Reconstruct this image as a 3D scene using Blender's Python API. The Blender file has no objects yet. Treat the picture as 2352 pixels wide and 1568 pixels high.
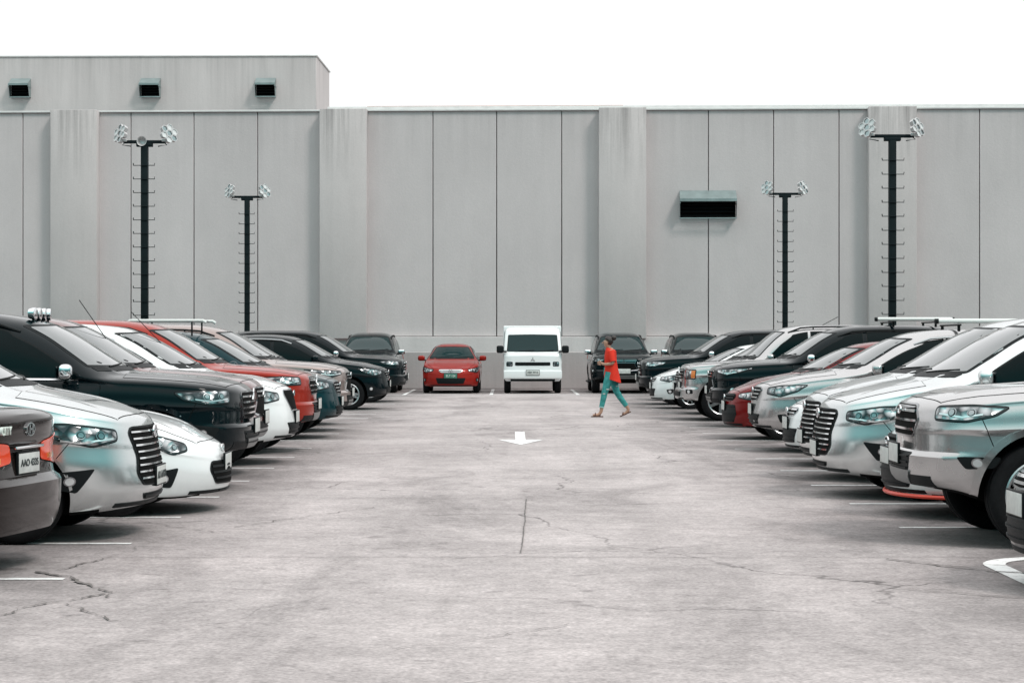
import bpy, bmesh, math, random
import numpy as np
from mathutils import Vector, Matrix, Euler
from mathutils.bvhtree import BVHTree
from mathutils.geometry import delaunay_2d_cdt
random.seed(7)
scene=bpy.context.scene
COL=scene.collection

# ---------------------------------------------------------------- materials
def newmat(name):
    m=bpy.data.materials.new(name); m.use_nodes=True
    nt=m.node_tree; b=nt.nodes['Principled BSDF']
    return m,nt,b
def simple(name,col,rough=.5,metal=0,coat=0,spec=.5,bump=0,bscale=60,var=0):
    m,nt,b=newmat(name)
    b.inputs['Base Color'].default_value=(*col,1)
    b.inputs['Roughness'].default_value=rough
    b.inputs['Metallic'].default_value=metal
    b.inputs['Coat Weight'].default_value=coat
    b.inputs['Coat Roughness'].default_value=.03
    b.inputs['Specular IOR Level'].default_value=spec
    tc=nt.nodes.new('ShaderNodeTexCoord')
    if var>0:
        n=nt.nodes.new('ShaderNodeTexNoise'); n.inputs['Scale'].default_value=bscale*.15; n.inputs['Detail'].default_value=5
        nt.links.new(tc.outputs['Object'],n.inputs['Vector'])
        r=nt.nodes.new('ShaderNodeMapRange'); r.inputs['From Min'].default_value=.3; r.inputs['From Max'].default_value=.7
        r.inputs['To Min'].default_value=1-var; r.inputs['To Max'].default_value=1+var
        nt.links.new(n.outputs['Fac'],r.inputs['Value'])
        mx=nt.nodes.new('ShaderNodeVectorMath'); mx.operation='SCALE'; mx.inputs[0].default_value=col
        nt.links.new(r.outputs['Result'],mx.inputs['Scale']); nt.links.new(mx.outputs[0],b.inputs['Base Color'])
    if bump>0:
        n2=nt.nodes.new('ShaderNodeTexNoise'); n2.inputs['Scale'].default_value=bscale; n2.inputs['Detail'].default_value=4
        nt.links.new(tc.outputs['Object'],n2.inputs['Vector'])
        bp=nt.nodes.new('ShaderNodeBump'); bp.inputs['Strength'].default_value=bump; bp.inputs['Distance'].default_value=.01
        nt.links.new(n2.outputs['Fac'],bp.inputs['Height']); nt.links.new(bp.outputs['Normal'],b.inputs['Normal'])
    return m
def paint(name,col,metal=.5,rough=.32,dark=False):
    m,nt,b=newmat(name)
    b.inputs['Metallic'].default_value=metal; b.inputs['Coat Weight'].default_value=1; b.inputs['Coat Roughness'].default_value=.03
    if dark: b.inputs['Coat IOR'].default_value=1.24; b.inputs['Specular IOR Level'].default_value=.06
    tc=nt.nodes.new('ShaderNodeTexCoord'); n=nt.nodes.new('ShaderNodeTexNoise'); n.inputs['Scale'].default_value=3; n.inputs['Detail'].default_value=8
    nt.links.new(tc.outputs['Object'],n.inputs['Vector'])
    r=nt.nodes.new('ShaderNodeMapRange'); r.inputs['From Min'].default_value=.3; r.inputs['From Max'].default_value=.75
    r.inputs['To Min'].default_value=rough-.03; r.inputs['To Max'].default_value=rough+.08
    nt.links.new(n.outputs['Fac'],r.inputs['Value']); nt.links.new(r.outputs['Result'],b.inputs['Roughness'])
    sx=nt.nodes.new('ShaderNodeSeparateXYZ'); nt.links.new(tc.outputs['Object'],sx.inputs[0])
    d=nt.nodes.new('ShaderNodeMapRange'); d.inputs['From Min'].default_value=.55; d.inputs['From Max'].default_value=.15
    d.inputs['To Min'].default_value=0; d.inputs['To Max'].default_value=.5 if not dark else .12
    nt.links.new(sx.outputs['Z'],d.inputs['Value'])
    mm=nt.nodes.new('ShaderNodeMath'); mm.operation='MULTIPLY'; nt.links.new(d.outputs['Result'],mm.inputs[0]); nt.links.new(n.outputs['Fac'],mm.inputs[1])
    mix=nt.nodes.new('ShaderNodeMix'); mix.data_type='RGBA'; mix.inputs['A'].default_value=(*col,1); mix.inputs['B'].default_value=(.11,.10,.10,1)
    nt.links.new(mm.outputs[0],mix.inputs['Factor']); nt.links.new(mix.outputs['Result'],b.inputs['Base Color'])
    return m
PAINT=simple('car_paint_placeholder',(.5,.5,.5))
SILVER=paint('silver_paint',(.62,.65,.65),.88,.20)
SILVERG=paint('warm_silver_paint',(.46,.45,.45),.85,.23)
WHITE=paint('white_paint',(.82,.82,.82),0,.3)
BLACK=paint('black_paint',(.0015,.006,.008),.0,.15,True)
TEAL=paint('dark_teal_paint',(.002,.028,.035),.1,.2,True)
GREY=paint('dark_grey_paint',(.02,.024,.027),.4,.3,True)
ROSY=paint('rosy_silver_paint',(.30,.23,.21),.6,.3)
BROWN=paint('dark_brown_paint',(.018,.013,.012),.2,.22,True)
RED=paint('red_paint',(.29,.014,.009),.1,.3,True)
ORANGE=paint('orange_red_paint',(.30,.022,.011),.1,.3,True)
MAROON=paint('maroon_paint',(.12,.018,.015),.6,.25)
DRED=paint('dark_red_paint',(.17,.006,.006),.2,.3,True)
GLASS=simple('tinted_glass',(.001,.006,.007),.02,0,0,.12)
GLASSF=simple('windshield_glass',(.006,.022,.024),.02,0,1,1.0)
GLASSF.node_tree.nodes['Principled BSDF'].inputs['IOR'].default_value=1.75
GLASSD=simple('teal_tinted_windshield',(.002,.022,.024),.03,0,0,.35)
CHROME=simple('chrome',(.75,.76,.77),.12,1)
def reflector():
    m,nt,b=newmat('lamp_reflector');b.inputs['Metallic'].default_value=.9;b.inputs['Roughness'].default_value=.16
    b.inputs['Coat Weight'].default_value=1;b.inputs['Coat Roughness'].default_value=.02
    tc=nt.nodes.new('ShaderNodeTexCoord');v=nt.nodes.new('ShaderNodeTexVoronoi');v.inputs['Scale'].default_value=11;nt.links.new(tc.outputs['Object'],v.inputs['Vector'])
    bp=nt.nodes.new('ShaderNodeBump');bp.inputs['Strength'].default_value=.9;bp.inputs['Distance'].default_value=.03;nt.links.new(v.outputs['Distance'],bp.inputs['Height']);nt.links.new(bp.outputs[0],b.inputs['Normal'])
    r=nt.nodes.new('ShaderNodeValToRGB');r.color_ramp.elements[0].position=.15;r.color_ramp.elements[0].color=(.7,.71,.72,1);r.color_ramp.elements[1].position=.7;r.color_ramp.elements[1].color=(.03,.035,.04,1)
    nt.links.new(v.outputs['Distance'],r.inputs[0]);nt.links.new(r.outputs[0],b.inputs['Base Color']);return m
DKCHROME=reflector()
DCHR=simple('smoked_chrome',(.35,.36,.37),.2,1)
SKID=simple('skid_plate_grey',(.22,.22,.22),.45,.5)
LENS=simple('lamp_lens',(.75,.77,.78),.08,.6,1)
LAMPDK=simple('lamp_housing',(.02,.024,.026),.12,.2,0)
TAIL=simple('tail_lamp_red',(.80,.06,.012),.15,0,.5)
AMBER=simple('amber_lens',(.75,.2,.03),.15,0,1)
PLASTIC=simple('black_plastic',(.008,.010,.011),.5,0,0,.15,.2,200)
DARK=simple('wheel_well_dark',(.005,.005,.005),.9,0,0,.1)
SEAM=simple('panel_gap',(.004,.004,.004),.8,0,0,.1)
RUBBER=simple('tyre_rubber',(.009,.009,.010),.85,0,0,.15,.4,40,.2)
ALLOY=simple('alloy_rim',(.45,.46,.47),.28,.85)
PLATE=simple('plate_white',(.58,.58,.56),.4,0,0,.5,.3,90,.12)
PLATEG=simple('plate_green',(.05,.16,.12),.4)
INK=simple('plate_ink',(.03,.04,.04),.5)
INKW=simple('plate_ink_white',(.7,.75,.7),.5)
REDT=simple('red_trim',(.75,.06,.03),.35)

# ---------------------------------------------------------------- mesh builder
class MB:
    def __init__(s): s.v=[];s.f=[];s.mi=[];s.mats=[];s.sm=[]
    def midx(s,mat):
        if mat not in s.mats: s.mats.append(mat)
        return s.mats.index(mat)
    def add(s,vs,fs,mat,smooth=True,M=None):
        o=len(s.v); k=s.midx(mat)
        for v in vs:
            v=Vector(v)
            s.v.append(tuple(M@v) if M is not None else tuple(v))
        for f in fs:
            s.f.append(tuple(i+o for i in f)); s.mi.append(k); s.sm.append(smooth)
    def mesh(s,name,sharp=38):
        me=bpy.data.meshes.new(name); me.from_pydata(s.v,[],s.f)
        for m in s.mats: me.materials.append(m)
        me.polygons.foreach_set('material_index',s.mi); me.polygons.foreach_set('use_smooth',s.sm)
        me.update()
        try: me.set_sharp_from_angle(angle=math.radians(sharp))
        except Exception: pass
        return me
    def box(s,c,d,mat,bev=.01,seg=2,M=None,taper=None):
        bm=bmesh.new(); bmesh.ops.create_cube(bm,size=1)
        for v in bm.verts:
            t=1.0
            if taper and v.co.z>0: t=taper
            v.co=Vector((v.co.x*d[0]*t,v.co.y*d[1]*t,v.co.z*d[2]))
        if bev>0: bmesh.ops.bevel(bm,geom=list(bm.edges),offset=min(bev,min(d)*.45),segments=seg,profile=.5,affect='EDGES')
        T=Matrix.Translation(c)
        if M is not None: T=T@M
        bm.verts.index_update()
        s.add([v.co for v in bm.verts],[[v.index for v in f.verts] for f in bm.faces],mat,True,T); bm.free()
    def tube(s,pts,r,mat,n=8,cap=True):
        pts=[Vector(p) for p in pts]; rs=r if isinstance(r,(list,tuple)) else [r]*len(pts)
        vs=[];fs=[]
        for i,p in enumerate(pts):
            if i==0:d=pts[1]-p
            elif i==len(pts)-1:d=p-pts[i-1]
            else:d=(pts[i+1]-p).normalized()+(p-pts[i-1]).normalized()
            d.normalize(); up=Vector((0,0,1)) if abs(d.z)<.9 else Vector((1,0,0))
            a=d.cross(up).normalized(); b=a.cross(d)
            for k in range(n):
                t=2*math.pi*k/n; vs.append(p+a*math.cos(t)*rs[i]+b*math.sin(t)*rs[i])
        for i in range(len(pts)-1):
            for k in range(n):
                fs.append((i*n+k,i*n+(k+1)%n,(i+1)*n+(k+1)%n,(i+1)*n+k))
        if cap: fs.append(tuple(range(n-1,-1,-1))); fs.append(tuple(range((len(pts)-1)*n,len(pts)*n)))
        s.add(vs,fs,mat)
    def lathe(s,prof,mat,n=40,M=None,close=False):
        vs=[];fs=[];m=len(prof)
        for k in range(n):
            t=2*math.pi*k/n
            for r,y in prof: vs.append((r*math.cos(t),y,r*math.sin(t)))
        for k in range(n):
            for i in range(m-1 if not close else m):
                j=(i+1)%m; k2=(k+1)%n
                fs.append((k*m+i,k*m+j,k2*m+j,k2*m+i))
        s.add(vs,fs,mat,True,M)
    def prism(s,poly,depth,mat,M=None):
        n=len(poly); vs=[(p[0],p[1],0) for p in poly]+[(p[0],p[1],depth) for p in poly]
        fs=[tuple(range(n-1,-1,-1)),tuple(range(n,2*n))]+[(i,(i+1)%n,n+(i+1)%n,n+i) for i in range(n)]
        s.add(vs,fs,mat,False,M)
def link(name,me,parent=None,loc=None,rot=None):
    o=bpy.data.objects.new(name,me); COL.objects.link(o)
    if parent is not None:o.parent=parent
    if loc is not None:o.location=loc
    if rot is not None:o.rotation_euler=rot
    return o
def thing(name,label,cat,loc=(0,0,0),rot=(0,0,0),me=None,group=None):
    o=link(name,me,None,loc,rot); o['label']=label; o['category']=cat
    if group:o['group']=group
    return o
def textmesh(body,size,mat,M,ext=.002,name='text'):
    cu=bpy.data.curves.new('t','FONT'); cu.body=body; cu.size=size; cu.align_x='CENTER'; cu.align_y='CENTER'; cu.extrude=ext; cu.offset=size*.012
    o=bpy.data.objects.new('t',cu); COL.objects.link(o); bpy.context.view_layer.update()
    dg=bpy.context.evaluated_depsgraph_get(); me=bpy.data.meshes.new_from_object(o.evaluated_get(dg))
    bpy.data.objects.remove(o); me.transform(M); me.materials.clear(); me.materials.append(mat); me.name=name
    return me

# ---------------------------------------------------------------- interpolation
def pchip(pts,x):
    X=np.array([p[0] for p in pts],float);Y=np.array([p[1] for p in pts],float); x=np.clip(np.asarray(x,float),X[0],X[-1])
    h=np.diff(X);d=np.diff(Y)/h;m=np.zeros(len(X))
    for i in range(1,len(X)-1):
        if d[i-1]*d[i]>0:
            w1=2*h[i]+h[i-1];w2=h[i]+2*h[i-1]; m[i]=(w1+w2)/(w1/d[i-1]+w2/d[i])
    m[0]=d[0];m[-1]=d[-1]
    i=np.clip(np.searchsorted(X,x,side='right')-1,0,len(X)-2)
    t=(x-X[i])/h[i];
    return (1+2*t)*(1-t)**2*Y[i]+t*(1-t)**2*h[i]*m[i]+t*t*(3-2*t)*Y[i+1]+t*t*(t-1)*h[i]*m[i+1]
def sst(a,b,x):
    t=min(1,max(0,(x-a)/(b-a))); return t*t*(3-2*t)
def resample(poly,res):
    out=[];n=len(poly)
    for i in range(n):
        a=Vector(poly[i]);b=Vector(poly[(i+1)%n]);k=max(1,int(math.ceil((b-a).length/res)))
        for j in range(k): out.append(a.lerp(b,j/k))
    return out
def area(p): return sum(p[i][0]*p[(i+1)%len(p)][1]-p[(i+1)%len(p)][0]*p[i][1] for i in range(len(p)))/2
def inset(poly,d):
    p=[Vector(q) for q in poly]
    if area(p)<0:p.reverse()
    n=len(p);out=[]
    for i in range(n):
        e1=(p[i]-p[i-1]);e2=(p[(i+1)%n]-p[i])
        if e1.length<1e-6 or e2.length<1e-6: out.append(p[i]);continue
        e1.normalize();e2.normalize()
        n1=Vector((-e1.y,e1.x));n2=Vector((-e2.y,e2.x));m=n1+n2
        if m.length<1e-4: m=n1
        m.normalize();c=max(.45,m.dot(n1)); out.append(p[i]+m*(d/c))
    return out
def rounded(poly,r=.03,seg=3):
    p=[Vector(q) for q in poly];n=len(p);out=[]
    for i in range(n):
        a=p[i-1];b=p[i];c=p[(i+1)%n]; la=(a-b).length;lc=(c-b).length
        ra=min(r,la*.4);rc=min(r,lc*.4); s=b+(a-b).normalized()*ra;e=b+(c-b).normalized()*rc
        for k in range(seg+1):
            t=k/seg; out.append(s*(1-t)**2+b*2*t*(1-t)+e*t*t)
    return out
def inpoly(x,y,P):
    c=False;n=len(P);j=n-1
    for i in range(n):
        yi=P[i][1];yj=P[j][1]
        if (yi>y)!=(yj>y) and x<(P[j][0]-P[i][0])*(y-yi)/(yj-yi)+P[i][0]: c=not c
        j=i
    return c
def decal(mb,bvh,poly,fr,off,mat,res=.05,skirt=.012,smooth=True):
    O,U,D=fr
    out=resample([Vector(p) for p in poly],res)
    if area(out)<0: out.reverse()
    xs=[p.x for p in out];ys=[p.y for p in out]; n=len(out); pts=list(out)
    gx=min(xs)+res*.5
    while gx<max(xs):
        gy=min(ys)+res*.5
        while gy<max(ys):
            if inpoly(gx,gy,out):
                if min((q.x-gx)**2+(q.y-gy)**2 for q in out)>(res*.4)**2: pts.append(Vector((gx,gy)))
            gy+=res
        gx+=res
    r=delaunay_2d_cdt(pts,[],[list(range(n))],1,1e-6)
    V2=r[0];F=[list(f) for f in r[2]]
    top=[];bot=[]
    for p in V2:
        o=O+U*p.x+Vector((0,0,p.y))-D*4
        loc,nor,idx,dist=bvh.ray_cast(o,D)
        if loc is None or dist>6.5:
            loc,nor,idx,dist=bvh.find_nearest(O+U*p.x+Vector((0,0,p.y))-D*.3)
        if nor.dot(D)>0: nor=-nor
        top.append(loc+nor*off); bot.append(loc-nor*skirt)
    if F:
        f=F[len(F)//2];a,b,c=[top[i] for i in f[:3]]
        if (b-a).cross(c-a).dot(D)>0: F=[f[::-1] for f in F]
    mb.add(top,F,mat,smooth)
    ec={}
    for f in F:
        for i in range(len(f)):
            a,b=f[i],f[(i+1)%len(f)]
            if (b,a) in ec: del ec[(b,a)]
            else: ec[(a,b)]=1
    vs=[];fs=[]
    for (a,b) in ec:
        k=len(vs); vs+= [top[a],top[b],bot[b],bot[a]]; fs.append((k+1,k,k+3,k+2))
    if vs: mb.add(vs,fs,mat,False)
def FR(): return (Vector((0,0,0)),Vector((0,1,0)),Vector((1,0,0)))
def RE(L): return (Vector((L,0,0)),Vector((0,1,0)),Vector((-1,0,0)))
def SD(sg): return (Vector((0,0,0)),Vector((1,0,0)),Vector((0,-sg,0)))
def CO(sg,al=40):
    a=math.radians(al); return (Vector((0,0,0)),Vector((math.sin(a),sg*math.cos(a),0)),Vector((math.cos(a),-sg*math.sin(a),0)))
def RC(L,sg,al=40):
    a=math.radians(al); return (Vector((L,0,0)),Vector((-math.sin(a),sg*math.cos(a),0)),Vector((-math.cos(a),-sg*math.sin(a),0)))
def mirror_half(h): return list(h)+[(-y,z) for y,z in reversed(h) if abs(y)>1e-6]
def halfw(h,z):
    best=0;P=mirror_half(h);n=len(P)
    for i in range(n):
        a,b=P[i],P[(i+1)%n]
        if (a[1]-z)*(b[1]-z)<=0 and a[1]!=b[1]: best=max(best,a[0]+(b[0]-a[0])*(z-a[1])/(b[1]-a[1]))
    return best
def circ(cx,cy,r,n=16,ry=None): return [(cx+r*math.cos(2*math.pi*k/n),cy+(ry or r)*math.sin(2*math.pi*k/n)) for k in range(n)]

# ---------------------------------------------------------------- car types
T={}
T['suv']=dict(L=4.8,W=1.86,zb=.29,R=.385,ax=.90,rx=3.75,na=.60,nn=2.6,ra=.4,rn=3.2,mc=4.8,tum=.17,
 bot=[(0,.44),(.25,.40),(.55,.31),(.8,.29),(4.3,.29),(4.8,.40)],
 top=[(0,1.02),(.06,1.08),(.4,1.14),(1.0,1.18),(1.22,1.20),(1.36,1.27),(2.0,1.65),(2.25,1.745),(2.7,1.80),(3.4,1.81),(4.2,1.78),(4.8,1.71)],
 belt=[(0,.97),(.3,1.02),(1.2,1.085),(2.5,1.10),(4.8,1.15)],
 foff=[(.2,.16),(.40,.08),(.5,.01),(.66,0),(.70,.05),(.85,.05),(.98,.06),(1.05,.09),(1.1,.13)],
 roff=[(.2,.12),(.45,0),(.8,.02),(1.1,.05),(1.5,.2),(1.8,.36)],
 xb=1.27,xt=2.1,xB=2.72,xC=3.72,rc=.42,
 head=[(.64,.90),(.9,.885),(1.08,.93),(1.14,1.01),(.9,1.03),(.62,1.03)],lens=[(.75,.965,.036),(.90,.965,.034)],
 grille=[(0,1.01),(.40,1.01),(.46,.97),(.40,.74),(0,.72)],slats=[.955,.90,.845,.79],
 intake=[(0,.62),(.50,.62),(.42,.48),(0,.47)],fog=[(.80,.66),(1.06,.70),(1.08,.56),(.88,.52)],plz=.66,tail=[(.62,1.18),(.98,1.2),(.98,.98),(.62,.98)],skid=True,chrome=True)
T['suvwide']=dict(T['suv'],base='suv',head=[(.62,.93),(.62,1.03),(.92,1.045),(1.12,1.03),(1.06,.965),(.90,.92)],lens=[(.78,.985,.036),(.92,.985,.03)],
 grille=[(0,1.04),(.36,1.04),(.46,.93),(.36,.79),(0,.79)],slats=[.985,.915,.85],intake=[(0,.68),(.42,.68),(.36,.54),(0,.53)],fog=[(.84,.67),(1.10,.67),(1.06,.59),(.90,.58)])
T['suvslim']=dict(T['suv'],base='suv',head=[(.52,.97),(.52,1.02),(.9,1.04),(1.16,1.05),(1.0,.97),(.8,.92)],lens=[(.72,.985,.03),(.86,.985,.03)],
 grille=[(0,1.0),(.38,1.0),(.32,.85),(.44,.68),(0,.64)],slats=[.95,.90],fog=[(.78,.70),(1.0,.80),(1.02,.62),(.86,.56)])
T['mpv']=dict(L=4.73,W=1.83,zb=.20,R=.345,ax=.92,rx=3.67,na=.70,nn=2.35,ra=.4,rn=3.2,mc=4.8,tum=.19,
 bot=[(0,.26),(.4,.22),(.7,.20),(4.73,.24)],
 top=[(0,.91),(.09,.96),(.4,1.04),(.75,1.11),(.95,1.15),(1.1,1.21),(1.9,1.64),(2.2,1.73),(2.8,1.79),(3.5,1.79),(4.3,1.76),(4.73,1.68)],
 belt=[(0,.85),(.3,.92),(1.0,1.03),(2.5,1.06),(4.73,1.12)],
 foff=[(.15,.14),(.27,.05),(.4,0),(.55,.02),(.7,.05),(.85,.08),(.93,.11),(1.0,.16)],
 roff=[(.2,.12),(.45,0),(.8,.02),(1.1,.04),(1.5,.14),(1.8,.28)],
 xb=1.0,xt=2.0,xB=2.6,xC=3.6,rc=.36,
 head=[(.62,.76),(.85,.72),(1.06,.77),(1.26,.90),(1.0,.895),(.62,.84)],lens=[(.78,.80,.038),(.93,.81,.034)],
 grille=[(0,.86),(.46,.86),(.51,.81),(.45,.64),(.49,.50),(.41,.41),(0,.40)],slats=[.815,.765,.715,.665,.615,.565,.515,.465],
 intake=[(0,.35),(.40,.35),(.34,.30),(0,.30)],fog=[(.84,.56),(1.14,.53),(1.08,.41),(.96,.38)],plz=.47,tail=[(.62,1.1),(.98,1.12),(.98,.9),(.62,.9)],chrome=True)
T['cuv']=dict(L=4.5,W=1.81,zb=.25,R=.35,ax=.88,rx=3.52,na=.66,nn=2.3,ra=.42,rn=3,mc=4.4,tum=.2,
 bot=[(0,.34),(.4,.28),(.7,.25),(4.5,.32)],
 top=[(0,.90),(.1,.95),(.45,1.03),(.95,1.09),(1.12,1.13),(1.25,1.19),(1.95,1.55),(2.25,1.64),(2.8,1.68),(3.6,1.65),(4.5,1.52)],
 belt=[(0,.84),(.3,.9),(1.1,1.0),(2.5,1.03),(4.5,1.10)],
 foff=[(.18,.15),(.34,.05),(.45,0),(.6,.02),(.75,.05),(.9,.09),(1.0,.17)],
 roff=[(.2,.12),(.45,0),(.8,.02),(1.1,.06),(1.5,.34),(1.7,.45)],
 xb=1.15,xt=2.02,xB=2.6,xC=3.5,rc=.5,
 head=[(.54,.80),(.82,.76),(1.02,.83),(1.12,.925),(.8,.915),(.54,.88)],lens=[(.68,.84,.038),(.84,.85,.033)],
 grille=[(0,.89),(.36,.89),(.42,.85),(.32,.70),(0,.68)],slats=[.84,.79,.74],
 intake=[(0,.52),(.48,.52),(.40,.38),(0,.37)],fog=[(.78,.52),(.98,.54),(.96,.43),(.82,.41)],plz=.58,tail=[(.60,1.1),(.98,1.12),(.98,.88),(.62,.9)],chrome=True)
T['cuvtall']=dict(T['cuv'],base='cuv',top=[(0,.94),(.1,.99),(.45,1.07),(.95,1.12),(1.10,1.16),(1.22,1.22),(1.92,1.60),(2.2,1.69),(2.75,1.73),(3.6,1.71),(4.5,1.58)],belt=[(0,.87),(.3,.93),(1.1,1.03),(2.5,1.06),(4.5,1.12)],
 grille=[(0,.92),(.40,.92),(.44,.86),(.28,.66),(0,.62)],slats=[.66])
T['boxy']=dict(L=4.6,W=1.82,zb=.34,R=.38,ax=.80,rx=3.5,na=.42,nn=2.7,ra=.3,rn=4,mc=6,tum=.12,
 bot=[(0,.42),(.4,.36),(.6,.34),(4.6,.40)],
 top=[(0,1.02),(.05,1.07),(.5,1.11),(1.1,1.14),(1.25,1.17),(1.36,1.24),(1.85,1.66),(2.05,1.77),(2.5,1.83),(3.4,1.84),(4.6,1.80)],
 belt=[(0,.98),(.3,1.03),(1.2,1.08),(4.6,1.10)],
 foff=[(.25,.1),(.42,0),(.6,0),(.64,.08),(.9,.09),(1.04,.12),(1.1,.16)],
 roff=[(.2,.06),(.45,0),(1.1,.04),(1.5,.1),(1.8,.18)],
 xb=1.26,xt=1.95,xB=2.5,xC=3.4,rc=.3,
 head=[(.50,.80),(.86,.80),(.86,.98),(.50,.98)],lens=[(.65,.89,.06)],
 grille=[(0,1.0),(.48,1.0),(.48,.80),(0,.78)],slats=[.96,.9,.84],
 intake=[(0,.56),(.55,.56),(.5,.46),(0,.46)],fog=[(.66,.60),(.82,.60),(.82,.52),(.66,.52)],plz=.66,tail=[(.62,1.1),(.9,1.12),(.9,.8),(.62,.8)],chrome=True)
T['sedan']=dict(L=4.4,W=1.70,zb=.19,R=.31,ax=.85,rx=3.42,na=.72,nn=2.2,ra=.42,rn=2.8,mc=3.8,tum=.24,
 bot=[(0,.22),(.4,.20),(4.0,.20),(4.4,.26)],
 top=[(0,.72),(.12,.78),(.45,.88),(.9,.96),(1.08,1.0),(1.2,1.05),(1.85,1.34),(2.15,1.43),(2.55,1.47),(3.0,1.44),(3.3,1.34),(3.72,1.13),(3.9,1.08),(4.3,1.06),(4.4,1.03)],
 belt=[(0,.66),(.3,.75),(1.0,.88),(2,.92),(4.4,.97)],
 foff=[(.12,.12),(.22,.04),(.35,0),(.5,.02),(.65,.06),(.75,.12),(.85,.18)],
 roff=[(.15,.14),(.3,.03),(.45,0),(.58,.0),(.62,.06),(.82,.08),(.86,.06),(.98,.05),(1.05,.08)],
 xb=1.1,xt=1.98,xB=2.38,xC=3.15,rc=.3,
 head=[(.52,.65),(.82,.61),(1.02,.70),(1.14,.795),(.85,.755),(.52,.71)],lens=[(.68,.68,.028),(.84,.70,.028)],
 grille=[(0,.71),(.32,.71),(.36,.67),(.28,.61),(0,.60)],slats=[.68,.64],
 intake=[(0,.46),(.44,.46),(.38,.29),(0,.28)],fog=[(.76,.44),(.92,.46),(.90,.36),(.80,.34)],plz=.52,tail=[(.26,.84),(.60,.88),(1.06,.91),(1.14,.84),(1.0,.70),(.60,.67),(.24,.72)],chrome=True)
T['hatch']=dict(T['sedan'],base='sedan',chrome=False,grille=[(0,.70),(.40,.71),(.46,.66),(.40,.60),(0,.60)],intake=[(0,.54),(.50,.54),(.56,.40),(.48,.27),(0,.26)],
 top=[(0,.74),(.12,.80),(.45,.91),(.9,.99),(1.08,1.03),(1.2,1.08),(1.85,1.39),(2.15,1.48),(2.55,1.52),(3.0,1.51),(3.6,1.44),(4.4,1.36)],roff=[(.15,.14),(.3,.03),(.45,0),(.9,.05),(1.4,.5)],L=4.2,rx=3.35,rc=.6,tail=[(.52,.90),(.80,.93),(1.06,.93),(1.10,.86),(.98,.76),(.60,.78)])
T['coupe']=dict(L=4.24,W=1.775,zb=.15,R=.32,ax=.87,rx=3.42,na=.78,nn=2.1,ra=.55,rn=2.6,mc=3.4,tum=.28,
 bot=[(0,.18),(.4,.15),(4.24,.2)],
 top=[(0,.60),(.12,.66),(.4,.78),(.75,.86),(1.1,.90),(1.3,.94),(1.45,1.0),(2.0,1.21),(2.3,1.28),(2.6,1.30),(3.0,1.25),(3.6,1.03),(3.9,.97),(4.24,.93)],
 belt=[(0,.55),(.3,.66),(.9,.80),(2,.84),(3.4,.90),(4.24,.88)],
 foff=[(.1,.14),(.18,.03),(.3,0),(.45,.03),(.58,.08),(.7,.16)],
 roff=[(.15,.14),(.3,.03),(.5,0),(.7,.03),(.9,.08)],
 xb=1.34,xt=2.1,xB=2.5,xC=3.1,rc=.3,
 head=[(.66,.56),(.82,.53),(.98,.60),(1.12,.72),(.9,.69),(.66,.62)],lens=[(.80,.59,.03),(.92,.63,.028)],
 grille=[(0,.46),(.40,.46),(.46,.38),(.38,.26),(0,.25)],slats=[.41,.36,.31],
 intake=[(0,.21),(.3,.21),(.3,.19),(0,.19)],fog=[(.78,.42),(1.04,.38),(.96,.26),(.84,.25)],plz=.44,tail=[(.60,.90),(.98,.92),(.98,.78),(.62,.78)],chrome=False)
T['van']=dict(L=4.4,W=1.72,zb=.34,R=.32,ax=.62,rx=3.2,na=.16,nn=2.6,ra=.1,rn=4,mc=11,tum=.025,
 bot=[(0,.36),(4.4,.36)],
 top=[(0,1.12),(.04,1.16),(.1,1.22),(.24,1.50),(.36,1.78),(.40,1.86),(.48,1.95),(.7,1.97),(4.4,1.97)],
 belt=[(0,1.06),(4.4,1.08)],
 foff=[(.25,.05),(.35,0),(.6,0),(.65,.03),(1.2,.05)],
 roff=[(.2,0),(1.8,0)],
 xb=.08,xt=.345,xB=1.2,xC=1.25,rc=3.2,
 head=[(.50,.80),(.66,.80),(.66,.93),(.50,.93)],lens=[(.58,.865,.045)],
 grille=[(0,.92),(.52,.92),(.52,.82),(0,.82)],slats=[.895,.87,.845],
 intake=[(0,.50),(.4,.50),(.4,.42),(0,.42)],fog=[(.5,.66),(.64,.66),(.64,.61),(.5,.61)],plz=.62,tail=[(.42,1.1),(.6,1.1),(.6,.8),(.42,.8)],chrome=False)

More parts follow.
